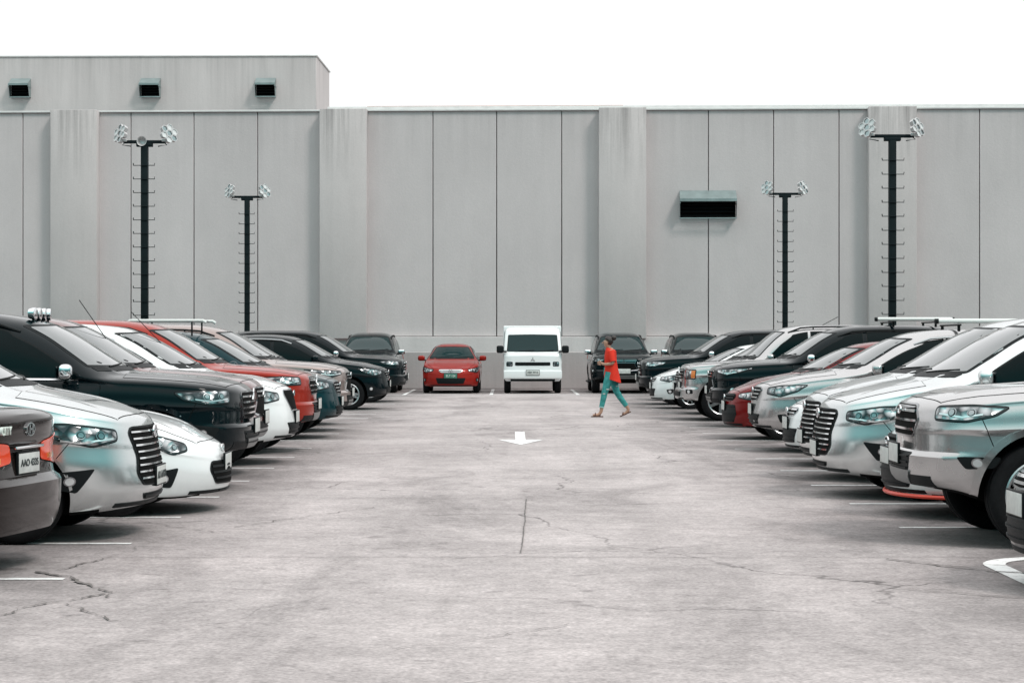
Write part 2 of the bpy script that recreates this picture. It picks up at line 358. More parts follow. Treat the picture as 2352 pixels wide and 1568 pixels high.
SP=[(0,.90),(.05,.95),(.18,.968),(.34,.985),(.50,.998),(.64,.990),(.72,.986),(.755,.999),(.80,.988),(.90,.976),(1,.95)]
BOW=.20
def body_mesh(P):
    L,W=P['L'],P['W']/2; na,nn,ra,rn=P['na'],P['nn'],P['ra'],P['rn'];van=(P['mc']==11)
    xs=np.concatenate([na*(1-np.cos(np.linspace(0,math.pi/2,30))),np.linspace(na,L-ra,80)[1:-1],L-ra+ra*np.sin(np.linspace(0,math.pi/2,20))])
    zt=pchip(P['top'],xs);zl=pchip(P['belt'],xs);zbs=pchip(P['bot'],xs); rings=[]
    ts=np.linspace(0,1,30);sp=pchip(SP,ts)
    if van: sp=np.where(ts>.1,np.maximum(sp,.992),sp)
    for i,x in enumerate(xs):
        w=W;zb=zbs[i]
        if x<na: w*=max(0,1-(1-x/na)**nn)**(1/nn)
        if x>L-ra: w*=max(0,1-(1-(L-x)/ra)**rn)**(1/rn)
        top=zt[i];bl=zl[i];H=max(.01,top-bl);cab=sst(.12,.4,H)
        bw=0 if van else BOW*sst(P['xb']-.6,P['xb'],x)*(1-sst(P['xt']+.1,P['xt']+1.2,x))
        half=[(x,0,zb),(x,w*.5,zb),(x,w*.86,zb)]
        for k,t in enumerate(ts): half.append((x,w*sp[k],zb+(bl-zb)*t))
        m=2.7+(P['mc']-2.7)*cab; wc=w*sp[-1]-(0 if van else .055)*cab*min(1,w/W)
        for k in range(1,31):
            t=k/30;t=t*t*(3-2*t);th=t*math.pi/2
            yy=wc*max(0,math.cos(th))**(2/m);z=H*math.sin(th)**(2/m)
            if cab<1 and x<P['xb']+.1: z+=.014*math.exp(-((yy/W-.60)/.06)**2)*(1-cab)*sst(.1,.45,x)
            yy*=1-P['tum']*cab*z/.7
            if k==30: yy=0
            half.append((x+bw*(yy/W)**2*sst(0,.08,z),yy,bl+z))
        rings.append(half)
    D=1.1;D2=.9
    zf=P['foff'];zr=P['roff']
    full=[]
    for r in rings:
        full.append(r+[(x,-y,z) for x,y,z in reversed(r[1:-1])])
    A=np.array(full);N=A.shape[1]
    x=A[:,:,0].copy();z=A[:,:,2]
    fo=pchip(zf,z.ravel()).reshape(z.shape);ro=pchip(zr,z.ravel()).reshape(z.shape)
    A[:,:,0]=x+fo*np.clip(1-x/D,0,1)-ro*np.clip(1-(L-x)/D2,0,1)
    V=[tuple(v) for v in A.reshape(-1,3)]
    F=[]
    for i in range(len(rings)-1):
        for k in range(N):
            F.append((i*N+k,i*N+(k+1)%N,(i+1)*N+(k+1)%N,(i+1)*N+k))
    bm=bmesh.new();vs=[bm.verts.new(v) for v in V]
    for f in F:
        try: bm.faces.new([vs[i] for i in f])
        except Exception: pass
    bmesh.ops.remove_doubles(bm,verts=bm.verts,dist=.0006)
    bmesh.ops.dissolve_degenerate(bm,edges=bm.edges,dist=.0003)
    bmesh.ops.holes_fill(bm,edges=bm.edges,sides=0)
    bmesh.ops.recalc_face_normals(bm,faces=bm.faces)
    return bm
def tyre_rim():
    mb=MB(); prof=[(.66,-.24),(.70,-.28),(.80,-.31),(.92,-.29),(.975,-.24),(.985,-.12),(1,-.11),(1,-.02),(.985,0),(1,.02),(1,.11),(.985,.12),(.975,.24),(.92,.29),(.80,.31),(.70,.28),(.66,.24)]
    mb.lathe(prof,RUBBER,48)
    ty=mb.mesh('tyre')
    rims=[]
    for ns in (6,5,10):
        mb=MB(); mb.lathe([(.69,.27),(.66,.285),(.62,.26),(.60,.12),(.60,-.24)],ALLOY,48)
        mb.lathe([(.62,-.05),(.001,-.05)],DARK,32)
        mb.lathe([(.13,0),(.15,.17),(.13,.2),(.001,.21)],ALLOY,20)
        for k in range(ns):
            a=2*math.pi*k/ns; M=Matrix.Rotation(a,4,'Y')
            w0,w1=(.10,.075) if ns<8 else (.05,.04)
            for sh in ((-.07,.07) if ns==5 else (0,)):
                vs=[(.08,.06,sh*.4-w0),(.08,.06,sh*.4+w0),(.63,.15,sh*1.6+w1),(.63,.15,sh*1.6-w1),(.08,.18,sh*.4-w0*.8),(.08,.18,sh*.4+w0*.8),(.63,.25,sh*1.6+w1*.8),(.63,.25,sh*1.6-w1*.8)]
                mb.add(vs,[(4,5,6,7),(0,4,7,3),(1,2,6,5),(0,1,5,4),(2,3,7,6)],ALLOY,False,M)
        rims.append(mb.mesh('rim'))
    return ty,rims
TYRE,RIMS=tyre_rim()

def emblem_mesh(kind,mat=None):
    mb=MB();M=Matrix(((0,0,-1,0),(-1,0,0,0),(0,1,0,0),(0,0,0,1)))
    def ring(cx,cy,rx,ry,w):
        n=24;vs=[];fs=[]
        for k in range(n):
            t=2*math.pi*k/n;c,s_=math.cos(t),math.sin(t)
            for (q,zz) in ((w,0),(w,.012),(0,.012),(0,0)): vs.append((cx+(rx-q)*c,cy+(ry-q)*s_,zz))
        for k in range(n):
            for i in range(3): fs.append((k*4+i,k*4+i+1,((k+1)%n)*4+i+1,((k+1)%n)*4+i))
        mb.add(vs,fs,CHROME,False,M)
    if kind=='ovals': ring(0,0,.075,.05,.01);ring(0,0,.025,.048,.008);ring(0,.018,.055,.02,.008)
    elif kind=='h':
        ring(0,0,.07,.045,.009)
        for px in (-.025,.025): mb.prism([(px-.008,-.03),(px+.006,-.03),(px+.012,.03),(px-.002,.03)],.014,CHROME,M)
        mb.prism([(-.025,-.006),(.028,-.002),(.028,.008),(-.025,.004)],.014,CHROME,M)
    elif kind=='diamonds':
        for a in (90,210,330):
            c,s_=math.cos(math.radians(a)),math.sin(math.radians(a)); l=.075
            mb.prism([(0,0),(l*.5*c+l*.26*s_,l*.5*s_-l*.26*c),(l*c,l*s_),(l*.5*c-l*.26*s_,l*.5*s_+l*.26*c)],.014,CHROME,M)
    else: ring(0,0,.075,.035,.009)
    return mb.mesh('emblem')
EMB={k:emblem_mesh(k) for k in ('ovals','h','diamonds','oval')}

TPL={}
def build_type(key):
    P=T[key];tn=P.get('base',key);L,W=P['L'],P['W'];parts=[]
    bm=body_mesh(P); bvh=BVHTree.FromBMesh(bm)
    me=bpy.data.meshes.new('body'); bm.to_mesh(me); bm.free()
    o=bpy.data.objects.new('tmp',me);COL.objects.link(o)
    R=P['R'];Ra=R*1.13+.02;cm=MB()
    for ax in (P['ax'],P['rx']):
        for sg in (-1,1):
            cm.lathe([(.0005,W/2-.27),(Ra,W/2-.27),(Ra,W/2+.2),(.0005,W/2+.2)],DARK,48,Matrix.Translation((ax,0,R))@Matrix.Scale(sg,4,(0,1,0)))
    cme=cm.mesh('cut');bmc=bmesh.new();bmc.from_mesh(cme);bmesh.ops.remove_doubles(bmc,verts=bmc.verts,dist=.001);bmesh.ops.recalc_face_normals(bmc,faces=bmc.faces);bmc.to_mesh(cme);bmc.free()
    co=bpy.data.objects.new('cut',cme);COL.objects.link(co)
    md=o.modifiers.new('b','BOOLEAN');md.operation='DIFFERENCE';md.object=co;md.solver='EXACT'
    bpy.context.view_layer.update();dg=bpy.context.evaluated_depsgraph_get()
    bme=bpy.data.meshes.new_from_object(o.evaluated_get(dg))
    bpy.data.objects.remove(o);bpy.data.objects.remove(co)
    if len(bme.polygons)<1000: bme=me; print('BOOLEAN FAILED',tn)
    bme.materials.clear();bme.materials.append(PAINT);bme.materials.append(DARK)
    for p in bme.polygons:
        p.use_smooth=True;c=p.center;mi=0
        for ax in (P['ax'],P['rx']):
            d=math.hypot(c.x-ax,c.z-R)
            if abs(c.y)<W/2-.26 and abs(c.y)>W/2-.29 and d<Ra: mi=1
            elif abs(d-Ra)<.006 and abs(p.normal.y)<.3: mi=1
        if p.normal.z<-.8 and c.z<.5: mi=1
        p.material_index=mi
    bme.set_sharp_from_angle(angle=math.radians(28))
    def add(name,mb,par=None,loc=None,rot=None,scale=None,mesh=None):
        parts.append(dict(name=name,mesh=mesh if mesh is not None else (mb.mesh(name) if mb else None),par=par,loc=loc,rot=rot,scale=scale)); return len(parts)-1
    add('body',None,mesh=bme)
    ztop=lambda x: float(pchip(P['top'],x)); zbelt=lambda x: float(pchip(P['belt'],x)); zbot=lambda x: float(pchip(P['bot'],x))
    def zts(x):
        if tn=='van': return ztop(x)
        return ztop(x-BOW*.72*(1-sst(P['xt']+.1,P['xt']+1.2,x)))
    def hit(y,z,rear=False):
        l,n,i,d=bvh.ray_cast(Vector((L+2 if rear else -2,y,z)),Vector((-1 if rear else 1,0,0))); return l.x if l else (L if rear else 0)
    def hw(x,z):
        l,n,i,d=bvh.ray_cast(Vector((x,3,z)),Vector((0,-1,0))); return l.y if l else 0
    zb0=ztop(P['xb'])+.035;zt0=ztop(P['xt'])-.02
    def wsh(zlo,zhi,k0,k1,wref):
        out=[];n=8
        for i in range(n+1):
            t=i/n;z=zlo+(zhi-zlo)*t;out.append((wref*(k0+(k1-k0)*t),z))
        return out
    wr=W/2*.955-.055
    side=wsh(zb0,zt0,.90,.90*(1-P['tum'])*.93,wr)
    if tn=='van': side=wsh(zb0,zt0,.89,.84,W/2)
    poly=side+[(y*f,zt0+.012*(1-abs(f))) for f in (.5,0,-.5) for y in [side[-1][0]]]+[(-y,z) for y,z in reversed(side)]+[(side[0][0]*f,zb0-.012*(1-abs(f))) for f in (-.5,0,.5)]
    mb=MB();pw=rounded(poly,.05);decal(mb,bvh,pw,FR(),.003,PLASTIC,.06);decal(mb,bvh,inset(pw,.022),FR(),.006,GLASSF,.06)
    add('windshield',mb)
    if tn!='van':
        if key in('sedan','coupe'):
            xr0=3.66 if tn=='sedan' else 3.62
            zlo=ztop(xr0)+.04;zhi=ztop(P['xC']-.05)-.03
        else: zlo=zbelt(L)+.08;zhi=ztop(L)-.08
        s2=wsh(zlo,zhi,.84,.84*(1-P['tum'])*.92,wr)
        mb=MB();decal(mb,bvh,rounded(s2+[(-y,z) for y,z in reversed(s2)],.06),RE(L),.005,GLASS,.07);add('rear_window',mb)
    mb=MB()
    for y0,y1 in ((.5,-.05),(-.1,-.62)):
        pts=[]
        for t in (0,.25,.5,.75,1):
            y=y0+(y1-y0)*t;z=zb0+.0+.03*t+.01
            pts.append((hit(y,z)-.018,y,z))
        mb.tube(pts,.008,PLASTIC,6)
    add('wiper',mb)
    ed=[(P['xb']+.15,P['xB']-.035),(P['xB']+.035,P['xC']-.03),(P['xC']+.03,L-P['rc'])]
    names=['front_side_window','rear_side_window','quarter_window']
    if tn=='coupe': ed=[(P['xb']+.15,P['xB']),(P['xB']+.06,L-.9)];names=['front_side_window','quarter_window']
    if tn=='van': ed=[(.16,P['xB']-.1)];names=['front_side_window']
    dz=.13 if tn not in('coupe','sedan') else .085
    for sg in (-1,1):
        tb=MB()
        for (a,b),nm in zip(ed,names):
            xsn=np.linspace(a,b,28);lo=[];hi=[]
            for x in xsn:
                zl_=zbelt(x)+.05; sl=abs(zts(x+.02)-zts(x-.02))/.04; zh=zts(x)-dz*math.sqrt(1+sl*sl)*(1.0 if sl<.3 else 1.15)
                if zh>zl_+.035: lo.append((x,zl_));hi.append((x,zh))
            if len(lo)<4 or (max(h[1]-l[1] for h,l in zip(hi,lo))<.1): continue
            poly=lo+hi[::-1]
            mb=MB();decal(mb,bvh,inset(poly,-.012),SD(sg),.003,PLASTIC,.07);decal(mb,bvh,inset(poly,.006),SD(sg),.007,GLASS,.07);add(nm,mb)
            st=[(lo[0][0]-.02,lo[0][1]-.022),(lo[-1][0]+.02,lo[-1][1]-.022),(lo[-1][0]+.02,lo[-1][1]-.006),(lo[0][0]-.02,lo[0][1]-.006)]
            decal(tb,bvh,st,SD(sg),.011,CHROME if P['chrome'] else PLASTIC,.08)
        if tb.v: add('window_trim',tb)
        f0=P['ax']+Ra+.10;r1=P['rx']-Ra-.03
        dl=[(f0,P['xB'])]+([(P['xB'],r1+.12)] if tn not in('coupe','van') else [])
        if tn=='van': dl=[(P['ax']+Ra+.02,P['xB']+.3)]
        for i,(a,b) in enumerate(dl):
            if b-a<.25: continue
            zb=P['zb']+.09
            if i==0: poly=[(a,zb),(b-.003,zb),(b-.003,zbelt(b)+.015),(a-.05,zbelt(a)+.012),(a-.02,.7*zbelt(a))]
            else: poly=[(a+.003,zb),(r1-.04,zb),(r1+.05,R+Ra*.85),(b,R+Ra),(b+.02,zbelt(b)+.015),(a+.003,zbelt(a)+.015)]
            mb=MB();pl=rounded(poly,.05,3);decal(mb,bvh,pl,SD(sg),.0012,SEAM,.07,.002);decal(mb,bvh,inset(pl,.007),SD(sg),.004,PAINT,.07,.002)
            di=add('door',mb)
            hx=b-.17 if i==0 else b-.12;hz=zbelt(hx)-.14
            mb=MB();mb.box((hx,sg*(hw(hx,hz)+.028),hz),(.2,.022,.032),CHROME if P['chrome'] else PAINT,.01);add('door_handle',mb,par=di)
        hp=rounded(P['head'],.03,3);mb=MB();F_=CO(sg)
        decal(mb,bvh,inset(hp,-.006),F_,.002,SEAM,.05);decal(mb,bvh,hp,F_,.006,LAMPDK,.04)
        decal(mb,bvh,inset(hp,.014),F_,.009,DKCHROME,.035)
        for (cx,cz,r) in P['lens']:
            decal(mb,bvh,circ(cx,cz,r*1.0),F_,.012,DCHR,.03);decal(mb,bvh,circ(cx,cz,r*.78),F_,.015,LAMPDK,.03);decal(mb,bvh,circ(cx,cz,r*.6),F_,.018,DCHR,.03)
        if key in('suv','suvwide','suvslim','mpv'):
            zz=[p[1] for p in P['head']];xx=[p[0] for p in P['head']]
            q=min(zz)+.02;xm=(min(xx)+max(xx))/2
            decal(mb,bvh,[(min(xx)+.05,q+.03),(xm,q+.008),(xm+.12,q+.03),(xm+.12,q+.042),(xm,q+.020),(min(xx)+.05,q+.043)],F_,.013,LENS,.03)
        elif tn=='boxy':
            decal(mb,bvh,[(.76,.82),(.85,.82),(.85,.96),(.76,.96)],F_,.013,AMBER,.03)
        add('headlight',mb)
        fp=P['fog'];mb=MB();decal(mb,bvh,rounded(fp,.02,3),F_,.005,PLASTIC,.04)
        cx=sum(p[0] for p in fp)/len(fp);cz=sum(p[1] for p in fp)/len(fp)
        decal(mb,bvh,circ(cx,cz,.036),F_,.010,DCHR,.03);decal(mb,bvh,circ(cx,cz,.027),F_,.014,LENS,.03);add('fog_light',mb)
        tp=rounded(P['tail'],.03,3);mb=MB();F_=RC(L,sg)
        decal(mb,bvh,inset(tp,-.006),F_,.002,SEAM,.06);decal(mb,bvh,tp,F_,.008,TAIL,.05)
        tx=[p[0] for p in P['tail']];tz=[p[1] for p in P['tail']]
        zc=min(tz)+.05;decal(mb,bvh,[(min(tx)+.12,zc),(max(tx)-.14,zc),(max(tx)-.1,zc+.035),(min(tx)+.12,zc+.035)],F_,.012,AMBER,.05);add('taillight',mb)
        mx=P['xb']+(.48 if tn!='van' else .02);mz=zbelt(mx)+.12;yb=hw(mx,zbelt(mx)+.03)
        mb=MB();mm=CHROME if tn in('suv',) else PAINT
        if tn=='van':
            mm=PLASTIC;mz=1.30;yb=.80
        mb.box((mx-.02,sg*(yb+.16),mz),(.14,.21,.155 if tn!='van' else .22),mm,.055,4,Matrix.Rotation(sg*.12,4,'Z'))
        mb.box((mx+.058,sg*(yb+.165),mz),(.012,.17,.11),GLASS,.004)
        mb.tube([(mx+.02,sg*(yb-.03),mz-.07),(mx,sg*(yb+.08),mz-.06)],[.028,.02],PLASTIC,8);add('side_mirror',mb)
        for ax in (P['ax'],P['rx']):
            o1=Ra+(.055 if tn in('suv','boxy') else .022);angs=np.linspace(math.radians(-12),math.radians(192),30)
            angs=[a for a in angs if R+math.sin(a)*Ra>zbot(ax+math.cos(a)*Ra)+.03]
            poly=[(ax+o1*math.cos(a),R+o1*math.sin(a)) for a in angs]+[(ax+Ra*math.cos(a),R+Ra*math.sin(a)) for a in reversed(angs)]
            mb=MB();decal(mb,bvh,poly,SD(sg),.012 if tn in('suv','boxy') else .005,PAINT,.06,.02)
            if key=='suv':
                for a in np.linspace(.35,2.8,9):
                    rx_,rz_=ax+(Ra+.028)*math.cos(a),R+(Ra+.028)*math.sin(a);decal(mb,bvh,circ(rx_,rz_,.008,8),SD(sg),.019,DCHR,.03)
            add('wheel_arch',mb)
        a=P['ax']+Ra+.02;b=P['rx']-Ra-.02;z0=P['zb']
        mb=MB()
        if tn in('suv','boxy'): mb.box(((a+b)/2,sg*(W/2+.0),z0+.03),(b-a-.05,.16,.05),PLASTIC,.02)
        decal(mb,bvh,[(a,z0+.015),(b,z0+.015),(b,z0+.075),(a,z0+.075)],SD(sg),.006,PLASTIC,.1);add('side_sill',mb)
        for ax in (P['ax'],P['rx']):
            w=add('wheel',None,loc=(ax,sg*(W/2-.30*R-.02),R),rot=(0,random.random()*3,0 if sg>0 else math.pi),scale=R)
            add('tyre',None,par=w,mesh=TYRE);add('rim',None,par=w,mesh=RIMS[{'suv':0,'mpv':1,'cuv':1,'boxy':0,'sedan':2,'coupe':1,'van':0}[tn]])
    g=P['grille'];fm=DCHR if P['chrome'] else PLASTIC;full=rounded(mirror_half(g),.035,3)
    mb=MB();decal(mb,bvh,full,FR(),.008,fm if tn!='mpv' else PLASTIC,.05);decal(mb,bvh,inset(full,.014),FR(),.010,DARK,.05)
    for z in P['slats']:
        h=halfw(g,z)-.02;t=.0065 if tn=='mpv' else .009
        decal(mb,bvh,[(-h,z-t),(h,z-t),(h,z+t),(-h,z+t)],FR(),.018,CHROME if (P['chrome']) else PLASTIC,.07,0)
    add('grille',mb)
    it=P['intake'];full=rounded(mirror_half(it),.02,3);mb=MB();decal(mb,bvh,full,FR(),.004,PLASTIC,.05)
    for z in np.linspace(min(p[1] for p in it)+.03,max(p[1] for p in it)-.03,3):
        h=halfw(it,z)-.02
        if h>.05: decal(mb,bvh,[(-h,z-.006),(h,z-.006),(h,z+.006),(-h,z+.006)],FR(),.014,PLASTIC,.08,0)
    add('air_intake',mb)
    mb=MB();zb=zbot(.1)
    zz=zb+(.09 if P.get('skid') else .04)
    ws=W*.36
    decal(mb,bvh,[(-ws,zb+.012),(ws,zb+.012),(ws,zz),(-ws,zz)],FR(),.006,PLASTIC,.06,.0)
    if P.get('skid'): decal(mb,bvh,rounded([(-.34,zb+.02),(.34,zb+.02),(.40,zb+.12),(-.40,zb+.12)],.02),FR(),.012,SKID,.06)
    p0=Vector((P['ax']-Ra*math.cos(.75),R+Ra*math.sin(.75)));p1=Vector((p0.x-.10,min(q[1] for q in P['head'])+.03));nrm=Vector((.003,.001))
    if tn!='van':
        for sg in (-1,1): decal(mb,bvh,[p0-nrm,p0+nrm,p1+nrm,p1-nrm],SD(sg),.0015,SEAM,.05,0)
    add('bumper',mb)
    if tn!='van':
        xs=np.linspace(.22,P['xb']-.05,12)
        h=[]
        for x in xs:
            w=W/2*(max(0,1-(1-min(1,(x-.02)/P['na']))**P['nn']))**(1/P['nn']); h.append((x,w*.80 if x<.5 else w*.82))
        poly=[(h[0][0]-.06,0),(h[0][0]-.045,h[0][1]*.5)]+h+[(x,-y) for x,y in reversed(h)]+[(h[0][0]-.045,-h[0][1]*.5)]
        hb=MB()
        for poly_,off,mat in ((poly,.0010,SEAM),(inset(poly,.006),.0035,PAINT)):
            out=resample([Vector(p) for p in poly_],.05)
            if area(out)<0:out.reverse()
            pts=list(out);n=len(out);gx=.2
            while gx<P['xb']:
                gy=-.85
                while gy<.85:
                    if inpoly(gx,gy,out) and min((q.x-gx)**2+(q.y-gy)**2 for q in out)>.0004: pts.append(Vector((gx,gy)))
                    gy+=.04
                gx+=.05
            r=delaunay_2d_cdt(pts,[],[list(range(n))],1,1e-6);top=[]
            for p in r[0]:
                l,nn_,i,d=bvh.ray_cast(Vector((p.x,p.y,3)),Vector((0,0,-1)))
                if l is None: l=Vector((p.x,p.y,ztop(p.x)));nn_=Vector((0,0,1))
                top.append(l+nn_*off)
            Fs=[list(f) for f in r[2]];a,b,c=[top[i] for i in Fs[0][:3]]
            if (b-a).cross(c-a).z<0: Fs=[f[::-1] for f in Fs]
            hb.add(top,Fs,mat,True)
        add('hood',hb)
        cb=MB();xc=P['xb'];zc=ztop(xc)
        wS=W/2*.78
        decal(cb,bvh,[(-wS,zc-.0),(wS,zc-.0),(wS*1.0,zb0-.004),(-wS*1.0,zb0-.004)],FR(),.004,PLASTIC,.07,0);add('cowl',cb)
    else:
        mb=MB();mb.box((2.80,0,1.24),(3.18,1.74,1.52),PAINT,.04,3);add('cargo_box',mb)
        mb=MB();mb.box((-.045,0,.56),(.12,1.72,.26),PAINT,.04,3);mb.box((-.02,0,.40),(.06,1.3,.08),PLASTIC,.01);add('front_bumper',mb)
    xf=hit(0,P['plz'])-(.11 if tn=='van' else -.012);mb=MB();mb.box((xf-.03,0,P['plz']),(.008,.38,.14),PLATE,.003);mb.box((xf-.022,0,P['plz']),(.02,.40,.16),PLASTIC,.004)
    add('license_plate',mb);P['plx']=xf-.036
    zr=.71 if tn in('sedan','coupe') else .85
    xr=hit(0,zr,True);mb=MB();mb.box((xr+.02,0,zr),(.012,.34,.13),PLATE,.004);mb.box((xr+.012,0,zr),(.02,.36,.15),PLASTIC,.004);add('license_plate',mb);P['rplx']=xr+.028;P['rplz']=zr
    ze=g[0][1]-.05 if tn not in('coupe','van') else (.56 if tn=='coupe' else 1.0)
    P['embloc']=(hit(0,ze)-.028 if tn not in('coupe','van') else hit(0,ze)-.004,0,ze)
    P['rearx']=hit(0,.92,True);P['rearx2']=hit(-.36,.93,True)
    if tn in('suv','cuv','boxy'):
        for sg in (-1,1):
            mb=MB();x0=P['xt']+.15;x1=L-.55;pts=[]
            for i in range(9):
                t=i/8;x=x0+(x1-x0)*t;y=.80*wr*.98;l,n,ii,d=bvh.ray_cast(Vector((x,y,3)),Vector((0,0,-1)));zz=(l.z if l else 1.7)
                pts.append((x,sg*y,zz+(.045 if 0<i<8 else .0)))
            mb.tube(pts,.016,PLASTIC if tn!='cuv' else ALLOY,8)
            for i in (2,4,6): mb.tube([pts[i],(pts[i][0],pts[i][1],pts[i][2]-.06)],.014,PLASTIC,6)
            add('roof_rail',mb)
    TPL[key]=parts
for tn in T: build_type(tn)

def spawn(tn,paintm,nose,rz,label,cat='car',group=None,plate=None,emb=None,scale=(1,1,1),plateg=False,dglass=False):
    P=T[tn];root=thing('parked_car' if tn!='van' else 'parked_van',label,cat,nose,(0,0,rz),None,group)
    root.scale=scale;objs=[]
    for p in TPL[tn]:
        o=bpy.data.objects.new(p['name'],p['mesh']);COL.objects.link(o)
        par=root if p['par'] is None else objs[p['par']]
        o.parent=par
        if p['loc']:o.location=p['loc']
        if p['rot']:o.rotation_euler=p['rot']
        if p['scale']:o.scale=(p['scale'],)*3
        if p['mesh']:
            for i,m in enumerate(p['mesh'].materials):
                rep=None
                if m is PAINT: rep=paintm
                if plateg and m is PLATE: rep=PLATEG
                if dglass and m is GLASSF: rep=GLASSD
                if rep: o.material_slots[i].link='OBJECT';o.material_slots[i].material=rep
        objs.append(o)
    if emb: link('emblem',EMB[emb],root,P['embloc'])
    if plate:
        M=Matrix(((0,0,-1,P['plx']),(-1,0,0,0),(0,1,0,P['plz']),(0,0,0,1)))
        pl=[o for o in objs if o.name.startswith('license_plate')][0]
        link('plate_text',textmesh(plate,.080,INKW if plateg else INK,M),pl)
    return root
GL=GR='cars parked along the aisle'
PI=math.pi;J=lambda:random.uniform(-.012,.012)
def left(tn,pm,x,z,label,**k): return spawn(tn,pm,(x,z,0),PI+J(),label,group=GL,**k)
def right(tn,pm,x,z,label,**k): return spawn(tn,pm,(x,z,0),J(),label,group=GR,**k)
# --- left row
yaw=-.16
city=spawn('sedan',BROWN,(-3.18-4.35*math.cos(yaw),13.5-4.35*math.sin(yaw),0),yaw,'dark brown sedan backed out with orange tail lamps',group=GL)
l1=left('mpv',SILVER,-2.76,16.05,'silver people carrier with tall chrome slatted grille',plate='AO A4428',emb='ovals')
l2=left('coupe',WHITE,-2.54,18.4,'low white sports coupe with dark front intake',emb='oval')
l3=left('suv',BLACK,-2.62,20.95,'black off-roader with chrome mirror and roof lights',emb='diamonds')
l4=left('suvslim',MAROON,-2.80,23.3,'maroon off-roader with chrome slatted grille',emb='diamonds')
l5=left('cuvtall',WHITE,-2.68,25.6,'white crossover with dark mesh grille',emb='oval')
l6=left('suvwide',ORANGE,-2.67,28.3,'bright orange red sport utility vehicle',emb='diamonds')
l7=left('cuv',TEAL,-2.68,32.4,'dark teal crossover with silver roof rack',emb='h')
l8=left('suvslim',ROSY,-2.72,34.9,'rosy silver off-roader with chrome grille',emb='ovals')
l8b=left('cuvtall',WHITE,-3.0,37.6,'white crossover with dark windows',emb='ovals')
l9=left('cuv',BLACK,-2.75,46.3,'black crossover beside an empty bay',emb='ovals')
l10=left('suvwide',BLACK,-2.65,52.0,'black off-roader with chrome grille surround',emb='oval')
# --- right row
r0=right('sedan',BLACK,3.06,12.5,'black car with only its nose showing')
r1=right('suvwide',SILVERG,2.95,15.75,'silver grey off-roader with high square bonnet',emb='oval')
r2=right('hatch',WHITE,3.25,17.9,'white hatchback with black grille and red front lip',emb='oval')
r3=right('mpv',SILVER,2.98,20.2,'silver people carrier with tall slatted grille',emb='ovals')
r4=right('mpv',SILVER,3.20,22.7,'silver people carrier with chrome grille',emb='ovals')
r5=right('sedan',WHITE,3.35,25.2,'white compact sedan with chrome grille',emb='ovals')
r6=right('cuv',SILVERG,3.32,28.6,'silver rounded crossover with white roof bar',emb='h')
r7=right('hatch',DRED,3.30,32.1,'dark red hatchback with black grille',emb='h')
r8=right('suvslim',BLACK,3.50,36.8,'black off-roader with white awning on its roof',emb='ovals')
r9=right('boxy',SILVERG,3.20,40.0,'older silver square off-roader',emb='diamonds')
r10=right('cuv',GREY,3.42,43.4,'dark grey crossover between silver and white cars')
r11=right('sedan',WHITE,3.15,46.8,'small white sedan beside black off-roader',emb='h')
r12=right('suvwide',BLACK,3.04,50.0,'black off-roader near the far wall',emb='oval')
r13=right('sedan',GREY,3.5,53.5,'dark grey sedan near the far wall')
# --- back row
GB='cars parked facing out along the wall'
spawn('sedan',RED,(-1.80,60.0,0),PI/2,'small red hatchback facing out from the low wall',group=GB,plate='ZLT 124',plateg=True,emb='h',dglass=True)
van=spawn('van',WHITE,(.61,60.2,0),PI/2,'white cab-over delivery van facing out from the low wall',cat='van',group=GB,plate='ABF 3916',emb='diamonds',dglass=True)
spawn('suvslim',BLACK,(3.28,60.0,0),PI/2,'black off-roader facing out behind the walker',group=GB,emb='diamonds',dglass=True)
spawn('suv',BLACK,(5.62,60.4,0),PI/2,'black off-roader with roof rails by the wall',group=GB,emb='diamonds',dglass=True)
spawn('suv',BLACK,(-4.35,60.4,0),PI/2,'black off-roader with roof rails by the low wall',group=GB,emb='ovals',dglass=True)
# extras ------------------------------------------------------------
for i in range(4):
    mb=MB();y=-.33+.22*i;x=2.20
    mb.lathe([(.001,-.04),(.05,-.04),(.062,.0),(.062,.025),(.055,.03),(.001,.03)],CHROME,20,Matrix.Translation((x,y,1.79))@Matrix.Rotation(math.pi/2-.1*(i-1.5),4,'Z'))
    mb.tube([(x,y,1.74),(x,y,1.68)],.012,PLASTIC,6)
    link('roof_light',mb.mesh('roof_light'),l3)
mb=MB();mb.tube([(1.78,.1,1.52),(2.10,.1,1.98)],.005,PLASTIC,5);mb.tube([(1.77,.1,1.50),(1.79,.1,1.535)],.012,PLASTIC,6);link('antenna',mb.mesh('antenna'),l4)
mb=MB();mb.tube([(1.62,.1,1.42),(2.06,.1,1.88)],.005,PLASTIC,5);link('antenna',mb.mesh('antenna'),l5)
mb=MB();mb.tube([(2.83,.0,1.82),(3.17,.0,2.0)],.006,PLASTIC,5);link('antenna',mb.mesh('antenna'),r9)
AWN=simple('roof_bar_white',(.74,.74,.72),.4,0,0,.5,.2,30)
mb=MB()
for y in (-.55,.55): mb.tube([(2.08,y,1.81),(2.13,y,1.84),(3.25,y,1.84),(3.3,y,1.81)],.024,AWN,8)
for x in (2.2,2.5,2.8,3.1): mb.tube([(x,-.55,1.84),(x,.55,1.84)],.014,ALLOY,8)
for x in (2.3,3.1):
    for y in (-.55,.55): mb.tube([(x,y,1.83),(x,y,1.60)],.014,PLASTIC,8)
link('roof_rack',mb.mesh('roof_rack'),l7)
